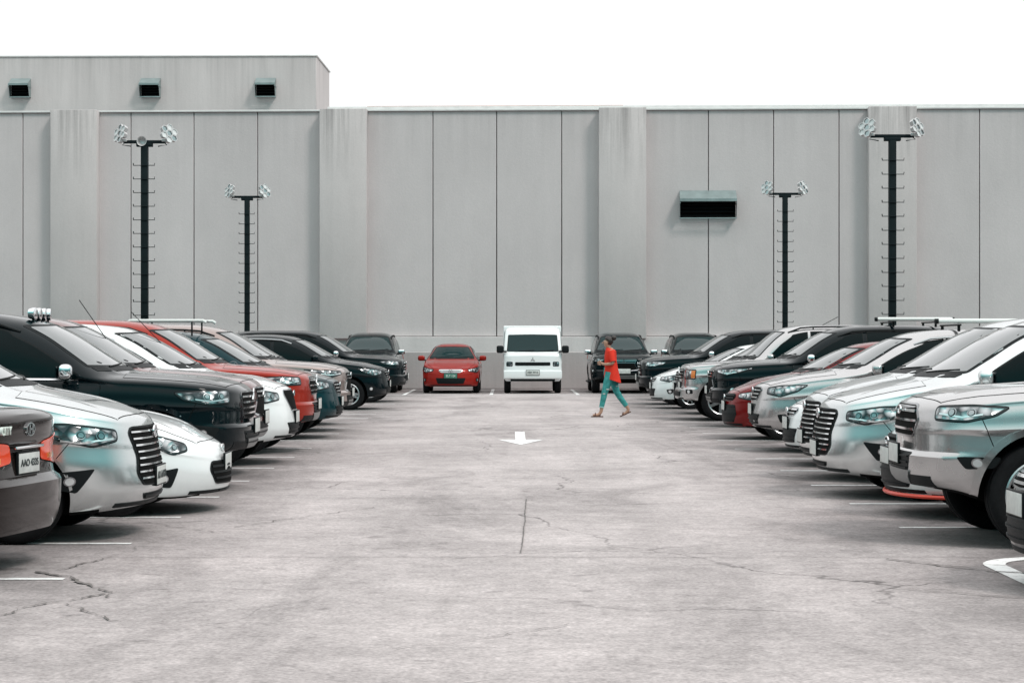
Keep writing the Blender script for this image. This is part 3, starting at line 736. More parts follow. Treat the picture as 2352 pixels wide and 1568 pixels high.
for r,x0,x1,z in ((r8,2.95,4.3,1.91),(r6,2.5,4.1,1.79)):
    mb=MB();mb.tube([(x0,-.55,z),(x0+.05,-.55,z+.003),(x1-.05,-.55,z+.003),(x1,-.55,z)],[.028,.034,.034,.028],AWN,14)
    mb.tube([(x0-.03,-.55,z),(x0+.02,-.55,z)],.037,PLASTIC,14);mb.tube([(x1,-.55,z),(x1+.03,-.55,z)],.037,PLASTIC,14)
    for x in (x0+.3,x1-.3): mb.box((x,0,z-.05),(.05,1.25,.025),PLASTIC,.01);mb.box((x,-.55,z-.09),(.04,.04,.10),PLASTIC,.01);mb.box((x,.55,z-.09),(.04,.04,.10),PLASTIC,.01)
    link('roof_awning',mb.mesh('roof_awning'),r)
mb=MB();pts=[]
Ph=T['hatch']
for i in range(33):
    y=-.82+1.64*i/32;xx=Ph['na']*(1-max(0,1-(abs(y)/.85)**Ph['nn'])**(1/Ph['nn']));pts.append((xx+.03,y,.20))
mb.tube(pts,.018,REDT,6);link('front_lip',mb.mesh('front_lip'),r2)
Pc=T['sedan']
M=Matrix(((0,0,1,Pc['rplx']),(1,0,0,0),(0,1,0,Pc['rplz']),(0,0,0,1)))
pl=[c for c in city.children if c.name.startswith('license_plate')][-1]
link('plate_text',textmesh('AAO 4335',.066,INK,M),pl)
M=Matrix(((0,0,1,Pc['rearx2']+.012),(1,0,0,-.38),(0,1,0,.93),(0,0,0,1)))
link('badge_text',textmesh('CITY',.075,INKW,M,.010),city)
e=link('emblem',EMB['h'],city,(Pc['rearx']+.002,0,.93),(0,0,math.pi))
mb=MB();mb.box((Pc['rearx']+.0,0,.815),(.03,.46,.022),CHROME,.01);link('boot_garnish',mb.mesh('boot_garnish'),city)

# ---------------------------------------------------------------- ground
def ground_mat():
    m,nt,b=newmat('worn_concrete_ground');N=nt.nodes;Lk=nt.links
    tc=N.new('ShaderNodeTexCoord')
    def noise(scale,det,mapping=(1,1,1),rough=.6,dist=0):
        mp=N.new('ShaderNodeMapping');mp.inputs['Scale'].default_value=mapping;Lk.new(tc.outputs['Object'],mp.inputs['Vector'])
        n=N.new('ShaderNodeTexNoise');n.inputs['Scale'].default_value=scale;n.inputs['Detail'].default_value=det;n.inputs['Roughness'].default_value=rough;n.inputs['Distortion'].default_value=dist
        Lk.new(mp.outputs[0],n.inputs['Vector']);return n
    def rng(src,a,b_,c,d):
        r=N.new('ShaderNodeMapRange');r.inputs['From Min'].default_value=a;r.inputs['From Max'].default_value=b_;r.inputs['To Min'].default_value=c;r.inputs['To Max'].default_value=d;Lk.new(src,r.inputs['Value']);return r.outputs['Result']
    def mul(a,b_):
        x=N.new('ShaderNodeMath');x.operation='MULTIPLY';Lk.new(a,x.inputs[0]);Lk.new(b_,x.inputs[1]);return x.outputs[0]
    def one_minus(a):
        x=N.new('ShaderNodeMath');x.operation='SUBTRACT';x.inputs[0].default_value=1;Lk.new(a,x.inputs[1]);return x.outputs[0]
    n1=noise(.30,8,(1,1,1),.62,.6);n2=noise(1.6,10,(.8,.8,1),.72);n3=noise(38,6);n4=noise(.8,6,(.3,1.4,1),.65,.4);n5=noise(9,8,(1,1,1),.78,.3);n6=noise(.55,7,(1,.30,1),.7,1.2)
    v=mul(rng(n1.outputs['Fac'],.32,.68,.82,1.12),rng(n2.outputs['Fac'],.3,.7,.82,1.14))
    v=mul(v,rng(n3.outputs['Fac'],.3,.7,.70,1.24));v=mul(v,rng(n4.outputs['Fac'],.3,.62,.93,1.03));v=mul(v,rng(n5.outputs['Fac'],.3,.7,.72,1.2));v=mul(v,rng(n6.outputs['Fac'],.36,.5,.80,1.03))
    # spots and drips
    n7=noise(3.5,4,(1,1,1),.5,.2);v=mul(v,rng(n7.outputs['Fac'],.28,.36,.72,1.0))
    nd=noise(1.2,4);mixv=N.new('ShaderNodeVectorMath');mixv.operation='MULTIPLY_ADD';mixv.inputs[1].default_value=(.7,.7,.7);Lk.new(nd.outputs['Color'],mixv.inputs[0]);Lk.new(tc.outputs['Object'],mixv.inputs[2])
    vo=N.new('ShaderNodeTexVoronoi');vo.feature='DISTANCE_TO_EDGE';vo.inputs['Scale'].default_value=.33;Lk.new(mixv.outputs[0],vo.inputs['Vector'])
    cr=rng(vo.outputs['Distance'],.0015,.007,1,0);msk=rng(noise(.22,3).outputs['Fac'],.45,.58,0,.6);v=mul(v,one_minus(mul(cr,msk)))
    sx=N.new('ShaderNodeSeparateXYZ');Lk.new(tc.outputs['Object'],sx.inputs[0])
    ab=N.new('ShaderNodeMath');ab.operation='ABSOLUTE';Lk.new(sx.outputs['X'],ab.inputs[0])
    # faint tyre tracks along the aisle
    tr=N.new('ShaderNodeMath');tr.operation='SUBTRACT';tr.inputs[1].default_value=.95;Lk.new(ab.outputs[0],tr.inputs[0])
    ta=N.new('ShaderNodeMath');ta.operation='ABSOLUTE';Lk.new(tr.outputs[0],ta.inputs[0])
    v=mul(v,one_minus(mul(rng(ta.outputs[0],.1,.45,.10,0),rng(noise(1.1,5,(1,.2,1)).outputs['Fac'],.4,.6,.2,1))))
    oil_shade=mul(rng(ab.outputs[0],1.8,3.8,0,.75),rng(noise(.9,5).outputs['Fac'],.35,.65,.3,1));v=mul(v,one_minus(oil_shade))  # oil stains in the bays, darkened further to paint shade under parked cars
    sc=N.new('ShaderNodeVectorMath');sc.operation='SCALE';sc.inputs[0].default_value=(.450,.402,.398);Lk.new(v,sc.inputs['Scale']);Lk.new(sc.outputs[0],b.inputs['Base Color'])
    b.inputs['Roughness'].default_value=.85;b.inputs['Specular IOR Level'].default_value=.15
    bp=N.new('ShaderNodeBump');bp.inputs['Strength'].default_value=.4;bp.inputs['Distance'].default_value=.01;Lk.new(n3.outputs['Fac'],bp.inputs['Height']);Lk.new(bp.outputs[0],b.inputs['Normal'])
    return m
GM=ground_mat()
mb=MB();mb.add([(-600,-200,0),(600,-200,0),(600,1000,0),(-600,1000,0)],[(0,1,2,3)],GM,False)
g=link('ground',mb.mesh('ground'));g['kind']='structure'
def wornwhite():
    m,nt,b=newmat('worn_line_paint');N=nt.nodes;Lk=nt.links
    tc=N.new('ShaderNodeTexCoord');n=N.new('ShaderNodeTexNoise');n.inputs['Scale'].default_value=7;n.inputs['Detail'].default_value=10;n.inputs['Roughness'].default_value=.75;Lk.new(tc.outputs['Object'],n.inputs['Vector'])
    cr=N.new('ShaderNodeValToRGB');cr.color_ramp.elements[0].position=.36;cr.color_ramp.elements[0].color=(.40,.37,.365,1);cr.color_ramp.elements[1].position=.5;cr.color_ramp.elements[1].color=(.80,.79,.78,1)
    Lk.new(n.outputs['Fac'],cr.inputs[0]);Lk.new(cr.outputs[0],b.inputs['Base Color']);b.inputs['Roughness'].default_value=.7;return m
WL=wornwhite()
mb=MB()
def quad(mb,x0,x1,y0,y1,z,mat): mb.add([(x0,y0,z),(x1,y0,z),(x1,y1,z),(x0,y1,z)],[(0,1,2,3)],mat,False)
y=10.7
while y<57: quad(mb,-7.7,-2.84,y-.05,y+.05,.004,WL);y+=2.29
y=16.6+2.45
while y<57: quad(mb,3.14,7.9,y-.05,y+.05,.004,WL);y+=2.45
quad(mb,3.14,7.9,16.55,16.65,.004,WL)
for x in (-7.9,-5.5,-3.1,-.6,1.9,4.4,6.9): quad(mb,x-.05,x+.05,58.6,65.4,.004,WL)
quad(mb,-8.2,7.0,58.3,58.42,.0045,WL)
mb.add([(.05,34.4,.004),(.21,34.4,.004),(.21,31.6,.004),(.05,31.6,.004)],[(3,2,1,0)],WL,False)
mb.add([(-.22,31.6,.0045),(.49,31.6,.0045),(.13,30.0,.0045)],[(0,2,1)],WL,False)
def strip(mb,pts,w,z,mat):
    pts=[Vector((p[0],p[1])) for p in pts];vs=[];n=len(pts)
    for i,p in enumerate(pts):
        d=(pts[min(i+1,n-1)]-pts[max(i-1,0)]).normalized();nr=Vector((-d.y,d.x));ww=w[i] if isinstance(w,list) else w
        vs+= [(p.x+nr.x*ww/2,p.y+nr.y*ww/2,z),(p.x-nr.x*ww/2,p.y-nr.y*ww/2,z)]
    mb.add(vs,[(2*i+1,2*i+3,2*i+2,2*i) for i in range(n-1)],mat,False)
pts=[(7.9,14.25),(3.75,14.25)]+[(3.75-.5*math.sin(a),13.75+.5*math.cos(a)) for a in np.linspace(0,math.pi/2,10)]+[(3.25,10.5)]
strip(mb,pts,.15,.0042,WL)
o=link('road_marking',mb.mesh('road_marking'));o['kind']='structure'
TAR=simple('crack_sealant',(.15,.135,.13),.85,0,0,.2,0,30,.35)
JT=simple('slab_joint',(.19,.172,.17),.9,0,0,.2,0,30,.3)
mb=MB()
def wiggle(a,b,n,amp,seed):
    rnd=random.Random(seed);a=Vector(a);b=Vector(b);d=(b-a);nr=Vector((-d.y,d.x)).normalized();L_=d.length
    ph=[(rnd.uniform(.8,1.6)*2**k,rnd.uniform(0,6.3),amp/(1.55**k)) for k in range(6)];out=[]
    for i in range(n+1):
        t=i/n;off=sum(A*math.sin(f*t*L_*1.3+p) for f,p,A in ph);out.append(a+d*t+nr*off)
    return out
def crack(a,b,w,amp,seed,n=110):
    rnd=random.Random(seed+9);p=wiggle(a,b,n,amp,seed);ws=[];q=1
    for _ in p: q=min(1.6,max(.1,q+rnd.uniform(-.28,.28)));ws.append(w*q)
    strip(mb,p,ws,.008+seed*.00002,TAR)
crack((-5,12.2),(-3.05,13.4),.030,.05,1);crack((-3.1,13.4),(-2.35,12.05),.030,.05,2);crack((-2.4,12.2),(-2.85,11.1),.026,.05,3);crack((-2.6,11.7),(-2.1,10.9),.010,.04,4);crack((-3.5,12.9),(-3.2,11.8),.008,.04,15)
crack((-3.0,13.5),(-2.6,15.9),.012,.05,16);crack((-3.3,15.9),(-2.2,16.7),.016,.05,5);crack((-2.3,16.6),(-1.2,18.6),.008,.05,6);crack((-2.3,16.2),(-3.3,17.4),.016,.04,7)
crack((2.6,14.2),(3.9,12.2),.014,.05,8);crack((2.3,12.5),(4.2,11.1),.013,.05,9);crack((-.6,10.0),(.3,10.9),.005,.04,12)
strip(mb,wiggle((.14,19.6),(.065,14.55),60,.004,14),.008,.009,TAR)
for yy,w in ((14.3,.012),(19.7,.008),(47.2,.055),(36.2,.016),(27.0,.010)): strip(mb,wiggle((-9,yy),(9,yy),60,.004,int(yy)),w,.007,JT)
o=link('pavement_crack',mb.mesh('pavement_crack'));o['kind']='stuff'

# ---------------------------------------------------------------- walls
def wallmat(name,base,streak=.25,zt=9.2,stain=.3):
    m,nt,b=newmat(name);N=nt.nodes;Lk=nt.links;tc=N.new('ShaderNodeTexCoord')
    oi=N.new('ShaderNodeObjectInfo')
    def noise(scale,det,mp_,rough=.6):
        mp=N.new('ShaderNodeMapping');mp.inputs['Scale'].default_value=mp_;Lk.new(tc.outputs['Object'],mp.inputs['Vector'])
        n=N.new('ShaderNodeTexNoise');n.inputs['Scale'].default_value=scale;n.inputs['Detail'].default_value=det;n.inputs['Roughness'].default_value=rough;Lk.new(mp.outputs[0],n.inputs['Vector']);return n.outputs['Fac']
    def rng(src,a,b_,c,d):
        r=N.new('ShaderNodeMapRange');r.inputs['From Min'].default_value=a;r.inputs['From Max'].default_value=b_;r.inputs['To Min'].default_value=c;r.inputs['To Max'].default_value=d;Lk.new(src,r.inputs['Value']);return r.outputs['Result']
    def op(o,a,b_):
        x=N.new('ShaderNodeMath');x.operation=o
        for i,q in enumerate((a,b_)):
            if isinstance(q,(int,float)): x.inputs[i].default_value=q
            else: Lk.new(q,x.inputs[i])
        return x.outputs[0]
    v=op('MULTIPLY',rng(noise(.5,6,(1,1,.7)),.3,.7,.94,1.05),rng(noise(30,5,(1,1,1)),.3,.7,.955,1.045))
    v=op('MULTIPLY',v,rng(noise(2.2,7,(1,1,.06),.7),.35,.7,1.02,1-streak*.5))
    v=op('MULTIPLY',v,rng(oi.outputs['Random'],0,1,.98,1.02))
    sx=N.new('ShaderNodeSeparateXYZ');Lk.new(tc.outputs['Object'],sx.inputs[0])
    topm=rng(sx.outputs['Z'],zt-2.6,zt,0,1);st=op('MULTIPLY',topm,rng(noise(3.5,6,(1,1,.04),.7),.42,.68,0,stain))
    v=op('MULTIPLY',v,op('SUBTRACT',1,st))
    sc=N.new('ShaderNodeVectorMath');sc.operation='SCALE';sc.inputs[0].default_value=base;Lk.new(v,sc.inputs['Scale']);Lk.new(sc.outputs[0],b.inputs['Base Color'])
    b.inputs['Roughness'].default_value=.85;b.inputs['Specular IOR Level'].default_value=.2
    bp=N.new('ShaderNodeBump');bp.inputs['Strength'].default_value=.25;bp.inputs['Distance'].default_value=.02;Lk.new(noise(12,8,(1,1,1)),bp.inputs['Height']);Lk.new(bp.outputs[0],b.inputs['Normal'])
    return m
PAN=wallmat('painted_precast_panel',(.60,.545,.545),.03,9.2,.10)
PIL=wallmat('stained_pilaster_concrete',(.60,.545,.54),.10,9.3,.5)
BLK=wallmat('upper_block_render',(.63,.57,.565),.10,11.3,.2)
PLN=wallmat('stained_plinth',(.66,.61,.605),.14,9,.0)
LOW=wallmat('low_wall_concrete',(.45,.415,.412),.25,9,.0)
COP=simple('coping_white',(.72,.70,.69),.7,0,0,.3,.1,20,.08)
RST=simple('rusty_flashing',(.45,.25,.20),.7,0,0,.3,0,20,.3)
VENTM=simple('galvanised_vent',(.30,.36,.36),.4,.4,0,.5,.1,20,.15)
GAP=simple('joint_sealant',(.26,.245,.245),.9)  # even grey backing that shows in the gaps between wall panels
wall=thing('building','long grey precast concrete building wall with pilasters and vents','building',(0,68,0),(0,0,math.radians(-2.2)))
def part(name,parent,mb,**k):
    return link(name,mb.mesh(name),parent,**k)
mb=MB();mb.box((0,6.31,4.65),(64,12.2,9.1),GAP,0);part('backing_wall',wall,mb)
pil=[-23.7,-14.58,-5.58,3.66,12.5,21.6];J2=[-31.9,-29.6,-27.5,-25.4,-21.9,-20.7,-18.5,-16.4,-12.75,-10.63,-8.49,-6.0,-2.63,-.51,1.65,3.9,6.5,8.65,10.8,12.9,15.4,17.5,19.7,22.2,24.4,26.5,28.6,30.7,31.9]
for a,b in zip(J2[:-1],J2[1:]):
    mb=MB();mb.box(((a+b)/2,.11,5.44),(b-a-.03,.24,7.46),PAN,.008,1);part('wall_panel',wall,mb)
for x in pil:
    mb=MB();mb.box((x,-.2,5.43),(1.56,.5,7.60),PIL,.02,2);part('pilaster',wall,mb)
mb=MB();mb.box((0,.02,.86),(64,.5,1.66),PLN,.02,1);part('plinth',wall,mb)
mb=MB();mb.box((0,.12,9.21),(64,.42,.06),COP,.01,1);part('parapet_cap',wall,mb)
mb=MB();mb.box((12.9,.75,9.32),(38.2,.8,.13),COP,.01,1);part('coping',wall,mb)
mb=MB();mb.box((-.6,.9,9.41),(8.6,.5,.05),RST,.01,1);part('roof_flashing',wall,mb)
def vent(name,parent,x,yf,z,w,h,d):
    mb=MB()
    y0=yf-d
    vs=[(x-w/2,yf,z+h/2),(x+w/2,yf,z+h/2),(x+w/2,y0,z+h*.18),(x-w/2,y0,z+h*.18),(x-w/2,y0,z+h*.08),(x+w/2,y0,z+h*.08)]
    mb.add(vs,[(0,1,2,3),(3,2,5,4)],VENTM,False)
    mb.add([(x-w/2,yf,z+h/2),(x-w/2,y0,z+h*.18),(x-w/2,y0*.6+yf*.4,z-h/2),(x-w/2,yf,z-h/2)],[(0,3,2,1)],VENTM,False)
    mb.add([(x+w/2,yf,z+h/2),(x+w/2,y0,z+h*.18),(x+w/2,y0*.6+yf*.4,z-h/2),(x+w/2,yf,z-h/2)],[(0,1,2,3)],VENTM,False)
    mb.box((x,yf-.02,z-.04),(w-.04,.03,h*.9),SEAM,0)
    for k in range(4): mb.box((x,yf-.10,z+h*.02-k*h*.14),(w-.06,.10,.012),PLASTIC,0,M=Matrix.Rotation(.5,4,'X'))
    mb.box((x,y0*.6+yf*.4,z-h/2-.01),(w+.02,.05,.04),VENTM,.005)
    for s in (-1,1): mb.box((x+s*w/2,yf-d*.5,z+.02),(.03,d,.03),VENTM,.005)
    return part(name,parent,mb)
vent('ventilation_hood',wall,6.48,-.02,6.06,1.86,.92,.45)
blk=thing('rooftop_block','plain grey rooftop block with three hooded vents','building',(0,70,0),(0,0,math.radians(-1)))
mb=MB();mb.box((-20.7,2.1,10.25),(28,4.2,2.08),BLK,.02,1);part('block_wall',blk,mb)
mb=MB();mb.box((-20.7,2.1,11.31),(28.08,4.28,.05),COP,.01,1);part('roof_edge',blk,mb)
for x in (-16.85,-12.38,-8.42): vent('ventilation_hood',blk,x,-.002,10.22,.68,.66,.42)
low=thing('low_wall','low stained concrete parapet wall along the far bays','wall',(0,66,0))
mb=MB();mb.box((0,.12,.6),(64,.25,1.19),LOW,.02,1);part('wall_body',low,mb)

# ---------------------------------------------------------------- lamp posts
POLE=simple('dark_pole_paint',(.006,.012,.014),.7,0,0,.15,.1,30,.2)
LED=simple('honeycomb_lamp_silver',(.60,.58,.58),.4,.4,0,.5,0,30,.1)
LEDF=simple('lamp_face_glass',(.72,.71,.71),.3,.0,.3)
mb=MB();mb.box((0,0,2.95),(.155,.155,5.9),POLE,.012);mb.box((0,0,.02),(.4,.4,.04),POLE,.01)
for a in range(4): mb.tube([(.15*(1 if a%2 else -1),.15*(1 if a>1 else -1),.03),(.15*(1 if a%2 else -1),.15*(1 if a>1 else -1),.09)],.015,ALLOY,6)
poleM=mb.mesh('pole')
mb=MB();mb.box((0,0,6.0),(.95,.09,.07),POLE,.01);mb.box((0,0,5.93),(.36,.14,.08),POLE,.01)
for s in (-1,1): mb.tube([(s*.42,0,6.0),(s*.5,0,5.93),(s*.3,0,5.9)],.014,POLE,6)
armM=mb.mesh('crossarm')
mb=MB();mb.tube([(-.24,-.09,.05),(-.235,-.09,0),(.235,-.09,0),(.24,-.09,.05)],.012,POLE,6);rungM=mb.mesh('rung')
def headmesh(s):
    mb=MB();c=.085
    M=Matrix.Translation((s*.54,0,6.18))@Matrix.Rotation(s*math.radians(-22),4,'Y')@Matrix.Rotation(math.radians(48)*s,4,'Z')@Matrix.Rotation(math.radians(90),4,'X')
    for q,r in ((0,0),(1,0),(-1,0),(0,1),(0,-1),(1,-1),(-1,1)):
        x=c*1.78*(q+r/2);y=c*1.55*r
        hx=[(x+c*math.cos(math.radians(60*k+30)),y+c*math.sin(math.radians(60*k+30))) for k in range(6)]
        ins=[(x+c*.82*math.cos(math.radians(60*k+30)),y+c*.82*math.sin(math.radians(60*k+30))) for k in range(6)]
        vs=[(a,b,-.05) for a,b in ins]+[(a,b,.04) for a,b in hx]+[(a,b,.04) for a,b in ins]+[(a,b,.02) for a,b in ins]
        fs=[tuple(range(5,-1,-1))]
        for i in range(6):
            j=(i+1)%6;fs+=[(i,j,6+j,6+i),(6+i,6+j,12+j,12+i),(12+i,12+j,18+j,18+i)]
        mb.add(vs,fs,LED,False,M);mb.add([vs[18+i] for i in range(6)],[tuple(range(6))],LEDF if (q+r)%2 else DCHR,False,M)
    mb.tube([(s*.44,0,6.0),(s*.52,0,6.1),(s*.55,.03,6.18)],.02,LED,8)
    mb.box((s*.45,0,6.03),(.12,.12,.06),LED,.01)
    return mb.mesh('lamp_head')
HM={1:headmesh(1),-1:headmesh(-1)}
GP='floodlight poles standing between the parking rows'
for (x,y,h,spk) in ((-8.25,46,0,True),(-8.2,63.4,0,False),(8.3,44.7,0,False),(8.28,62.1,0,False)):
    lp=thing('street_lamp','black climbing pole with two honeycomb floodlights'+(' and a loudspeaker' if spk else ''),'street lamp',(x,y,0),group=GP)
    link('pole',poleM,lp);link('crossarm',armM,lp)
    for s in (-1,1): link('lamp_head',HM[s],lp)
    for k in range(14): link('ladder_rung',rungM,lp,(0,0,1.5+k*.305))
    if spk:
        mb=MB();mb.lathe([(.03,.16),(.04,.1),(.06,.02),(.10,-.09),(.11,-.1),(.10,-.095),(.055,.02),(.001,.03)],LED,24,Matrix.Translation((-.03,-.12,6.0)));part('loudspeaker',lp,mb)

# ---------------------------------------------------------------- walker
SKIN=simple('skin',(.42,.24,.17),.5,0,0,.4);HAIR=simple('dark_hair',(.02,.012,.01),.45,0,0,.5,.5,120)
BLOUSE=simple('red_blouse_cloth',(.66,.035,.018),.75,0,0,.2,.3,50,.1);JEAN=simple('teal_denim',(.05,.26,.25),.8,0,0,.2,.3,90,.3)
SOLE=simple('brown_sandal',(.09,.035,.025),.6);PHONE=simple('phone_black',(.02,.02,.02),.2)
def skin(verts,edges,rad,root=0,sub=2):
    me=bpy.data.meshes.new('s');me.from_pydata(verts,edges,[]);o=bpy.data.objects.new('s',me);COL.objects.link(o)
    md=o.modifiers.new('k','SKIN');md.use_smooth_shade=True;ss=o.modifiers.new('u','SUBSURF');ss.levels=sub
    for i,r in enumerate(rad):
        r=r if isinstance(r,tuple) else (r,r);o.data.skin_vertices[0].data[i].radius=r
    o.data.skin_vertices[0].data[root].use_root=True
    bpy.context.view_layer.update();dg=bpy.context.evaluated_depsgraph_get();m=bpy.data.meshes.new_from_object(o.evaluated_get(dg));bpy.data.objects.remove(o)
    return [v.co.copy() for v in m.vertices],[tuple(p.vertices) for p in m.polygons]
V=[(0,0,.90),(.0,0,1.03),(-.0,0,1.18),(.01,0,1.31),(-.02,0,1.385),(-.055,0,1.43),(-.075,0,1.50),(-.065,0,1.555),
 (-.01,-.09,.86),(-.12,-.085,.48),(-.19,-.08,.10),(-.24,-.08,.045),(-.36,-.08,.035),
 (.02,.09,.86),(.14,.085,.48),(.38,.08,.15),(.32,.08,.07),(.24,.08,.04),
 (.01,-.16,1.31),(.055,-.21,1.08),(-.12,-.15,1.06),(-.19,-.09,1.09),
 (.01,.16,1.31),(.055,.21,1.08),(-.12,.15,1.06),(-.19,.05,1.09)]
E=[(0,1),(1,2),(2,3),(3,4),(4,5),(5,6),(6,7),(0,8),(8,9),(9,10),(10,11),(11,12),(0,13),(13,14),(14,15),(15,16),(16,17),(3,18),(18,19),(19,20),(20,21),(3,22),(22,23),(23,24),(24,25)]
Rr=[.13,.11,.125,.10,.048,.062,.082,.06,.085,.052,.036,.034,.026,.085,.052,.036,.034,.026,.052,.04,.028,.026,.052,.04,.028,.026]
per=thing('person','woman in loose red blouse and cropped teal jeans walking','person',(1.98,41.3,0),(0,0,0))
vs,fs=skin(V,E,Rr);mb=MB();mb.add(vs,fs,SKIN)
vs,fs=skin([(-.145,0,1.50),(-.168,0,1.485)],[(0,1)],[.012,.011],0,1);mb.add(vs,fs,SKIN)
for s in (-1,1):
    vs,fs=skin([(-.06,s*.075,1.50),(-.055,s*.086,1.485)],[(0,1)],[.016,.012],0,1);mb.add(vs,fs,SKIN)
for s,y0 in ((-1,-.09),(1,.05)):
    for k,ln in enumerate((.052,.06,.056,.044)):
        bx=-.205;z0=1.112-.019*k
        p=[(bx+.02,y0,z0-.01),(bx-.015,y0+s*.012,z0),(bx-.015-ln*.5,y0+s*.004,z0+.004),(bx-.01-ln*.75,y0-s*.02,z0+.004)]
        vs,fs=skin(p,[(0,1),(1,2),(2,3)],[.009,.009,.008,.007],0,1);mb.add(vs,fs,SKIN)
    vs,fs=skin([(-.185,y0-s*.01,1.10),(-.20,y0-s*.025,1.125),(-.222,y0-s*.03,1.14)],[(0,1),(1,2)],[.011,.010,.008],0,1);mb.add(vs,fs,SKIN)
part('body',per,mb)
mb=MB()
for s in (-1,1): mb.lathe([(.001,-.008),(.008,0),(.001,.008)],HAIR,10,Matrix.Translation((-.148,s*.03,1.515)))
mb.box((-.152,0,1.452),(.008,.04,.008),simple('lips',(.35,.08,.07),.5),.003);part('face_detail',per,mb)
bm=bmesh.new();bmesh.ops.create_icosphere(bm,subdivisions=4,radius=1)
for v in bm.verts:
    c=v.co
    v.co=Vector((c.x*.10-.035,c.y*.090,c.z*.10+1.532))
    if v.co.x<-.09: v.co.x=-.09-(abs(v.co.x+.09))*.55; 
    if v.co.x<-.05 and v.co.z<1.56: v.co.x=-.05+.01; v.co.y*=.75
mb=MB();bm.verts.index_update();mb.add([v.co for v in bm.verts],[[v.index for v in f.verts] for f in bm.faces],HAIR);bm.free()
bm=bmesh.new();bmesh.ops.create_icosphere(bm,subdivisions=3,radius=.052);bm.verts.index_update()
mb.add([Vector((v.co.x*1+.075,v.co.y,v.co.z*.95+1.59)) for v in bm.verts],[[v.index for v in f.verts] for f in bm.faces],HAIR);bm.free();part('hair',per,mb)
def loft(mb,rings,mat,n=28,wr=.0,seed=0):
    vs=[];fs=[]
    for i,(cx,cy,cz,rx,ry,tilt) in enumerate(rings):
        for k in range(n):
            t=2*math.pi*k/n;w=1+wr*math.sin(5*t+seed+i*.3)*(i/len(rings))
            vs.append((cx+rx*w*math.cos(t),cy+ry*w*math.sin(t),cz+tilt*math.cos(t)))
    for i in range(len(rings)-1):
        for k in range(n): fs.append((i*n+k,i*n+(k+1)%n,(i+1)*n+(k+1)%n,(i+1)*n+k))
    mb.add(vs,fs,mat)
mb=MB()
loft(mb,[(-.01,0,1.385,.065,.075,-.02),(.0,0,1.365,.09,.13,-.01),(.01,0,1.33,.108,.18,0),(.005,0,1.24,.12,.18,0),(.005,0,1.12,.122,.165,0),(.015,0,1.0,.132,.17,0),(.025,0,.86,.155,.185,-.02),(.04,0,.74,.17,.195,-.055)],BLOUSE,32,.08)
for s in (-1,1):
    sh=Vector((.01,s*.13,1.32));el=Vector((.05,s*.215,1.11));mb.tube([sh,sh.lerp(el,.35),sh.lerp(el,.7),el],[.068,.068,.060,.057],BLOUSE,16,False)
part('blouse',per,mb)
mb=MB()
mb.tube([(0,0,1.0),(0,0,.92),(0,0,.84),(0,0,.80)],[.125,.135,.128,.09],JEAN,20)
mb.tube([(-.01,-.075,.90),(-.04,-.08,.75),(-.115,-.085,.50),(-.135,-.083,.40),(-.178,-.08,.20)],[.102,.090,.064,.060,.048],JEAN,18,False)
mb.tube([(.02,.075,.90),(.06,.08,.75),(.138,.085,.50),(.20,.083,.40),(.33,.08,.22)],[.102,.090,.064,.060,.048],JEAN,18,False)
mb.tube([(-.176,-.08,.215),(-.180,-.08,.19)],.052,simple('light_hem',(.3,.5,.48),.8),18,False)
RIP=simple('ripped_denim',(.5,.5,.48),.8)
for x,z,y in ((-.17,.47,-.145),(-.10,.56,-.165),(.10,.62,.0)): mb.box((x+.04,y,z),(.05,.012,.02),RIP,.004)
part('jeans',per,mb)
mb=MB();mb.box((-.265,-.08,.012),(.25,.085,.022),SOLE,.01);mb.tube([(-.31,-.125,.02),(-.30,-.08,.075),(-.31,-.035,.02)],.014,SOLE,8);mb.tube([(-.21,-.12,.02),(-.19,-.08,.09),(-.21,-.04,.02)],.010,SOLE,8);part('sandal',per,mb)
mb=MB();mb.box((.31,.08,.055),(.25,.085,.022),SOLE,.01,2,Matrix.Rotation(-.42,4,'Y'));mb.tube([(.26,.035,.03),(.265,.08,.085),(.26,.125,.03)],.014,SOLE,8);part('sandal',per,mb)
ph=thing('mobile_phone','dark mobile phone held in both hands by the walker','mobile phone',(1.98-.235,41.28,1.11),(0,math.radians(-30),0))
mb=MB();mb.box((0,0,0),(.010,.075,.145),PHONE,.004);part('phone_case',ph,mb);mb=MB();mb.box((.0062,0,0),(.002,.066,.13),GLASS,.001);part('screen',ph,mb)

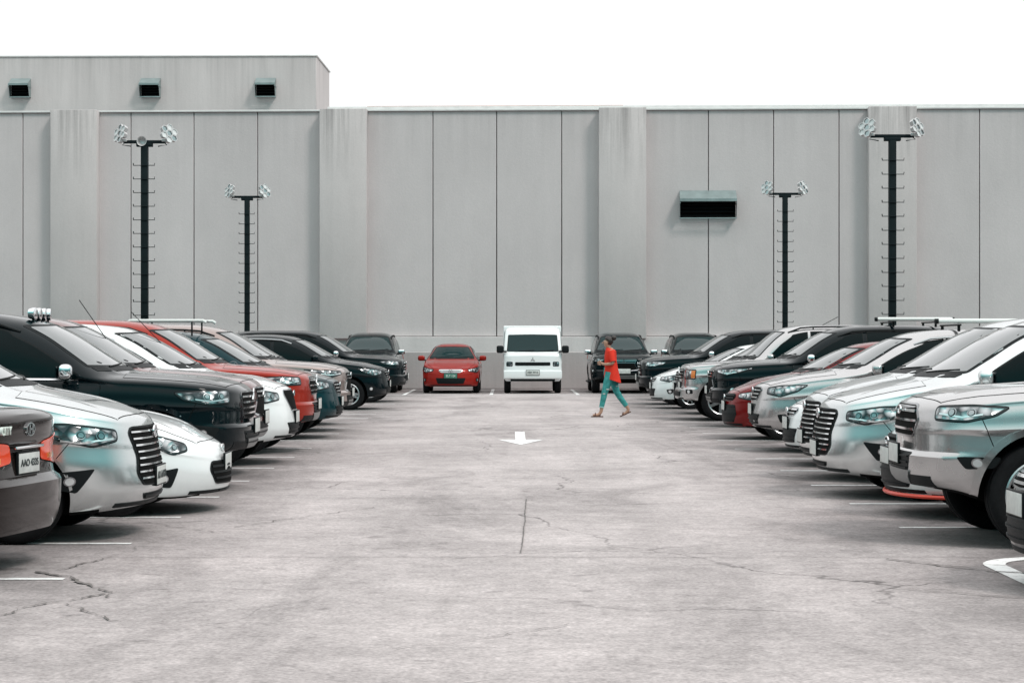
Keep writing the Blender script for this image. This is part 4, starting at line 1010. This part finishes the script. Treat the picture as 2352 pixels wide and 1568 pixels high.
# ---------------------------------------------------------------- light, world, camera
w=bpy.data.worlds.new('World');scene.world=w;w.use_nodes=True;nt=w.node_tree;bg=nt.nodes['Background'];N=nt.nodes;Lk=nt.links
sky=N.new('ShaderNodeTexSky');sky.sky_type='NISHITA';sky.sun_disc=False;sky.sun_elevation=math.radians(50);sky.sun_rotation=math.radians(135)
s1=N.new('ShaderNodeVectorMath');s1.operation='SCALE';s1.inputs['Scale'].default_value=.10;Lk.new(sky.outputs[0],s1.inputs[0])
tc=N.new('ShaderNodeTexCoord');sx=N.new('ShaderNodeSeparateXYZ');Lk.new(tc.outputs['Generated'],sx.inputs[0])
def ramp(els):
    r=N.new('ShaderNodeValToRGB');e=r.color_ramp.elements
    while len(e)<len(els): e.new(.5)
    for q,(p,c) in zip(e,els): q.position=p;q.color=(*c,1)
    Lk.new(sx.outputs['Z'],r.inputs[0]);return r
K=1.8
rf=ramp([(0,(.60,.60,.60)),(.35,(.62,.62,.62)),(1,(1,1,1))])
rb=ramp([(0,(.025,.045,.05)),(.12,(.04,.10,.105)),(.28,(.09,.31,.31)),(.42,(.32,.66,.64)),(.6,(.74,.80,.79)),(1,(1,1,1))])
mr=N.new('ShaderNodeMapRange');mr.interpolation_type='SMOOTHSTEP';mr.inputs['From Min'].default_value=.6;mr.inputs['From Max'].default_value=-.25;Lk.new(sx.outputs['Y'],mr.inputs['Value'])
m1=N.new('ShaderNodeMix');m1.data_type='RGBA';Lk.new(mr.outputs['Result'],m1.inputs['Factor']);Lk.new(rf.outputs[0],m1.inputs['A']);Lk.new(rb.outputs[0],m1.inputs['B'])
s2=N.new('ShaderNodeVectorMath');s2.operation='SCALE';s2.inputs['Scale'].default_value=K;Lk.new(m1.outputs['Result'],s2.inputs[0])
mx=N.new('ShaderNodeMix');mx.data_type='RGBA';mx.inputs['Factor'].default_value=.93;Lk.new(s1.outputs[0],mx.inputs['A']);Lk.new(s2.outputs[0],mx.inputs['B'])
Lk.new(mx.outputs['Result'],bg.inputs['Color']);bg.inputs['Strength'].default_value=1.0
sd=Vector((.62,-.62,1.0)).normalized()
sl=bpy.data.lights.new('sun','SUN');sl.energy=1.5;sl.angle=math.radians(12);sl.color=(1,.94,.90);so=bpy.data.objects.new('sun',sl);COL.objects.link(so);so.rotation_euler=sd.to_track_quat('Z','Y').to_euler()
cam=bpy.data.cameras.new('camera');cam.lens=72;cam.sensor_width=36;cam.clip_end=3000;co=bpy.data.objects.new('camera',cam);COL.objects.link(co);co.location=(0,0,1.5);co.rotation_euler=(math.radians(90),0,0);cam.shift_y=.001
scene.camera=co
scene.view_settings.view_transform='Standard';scene.view_settings.look='None';scene.view_settings.exposure=0
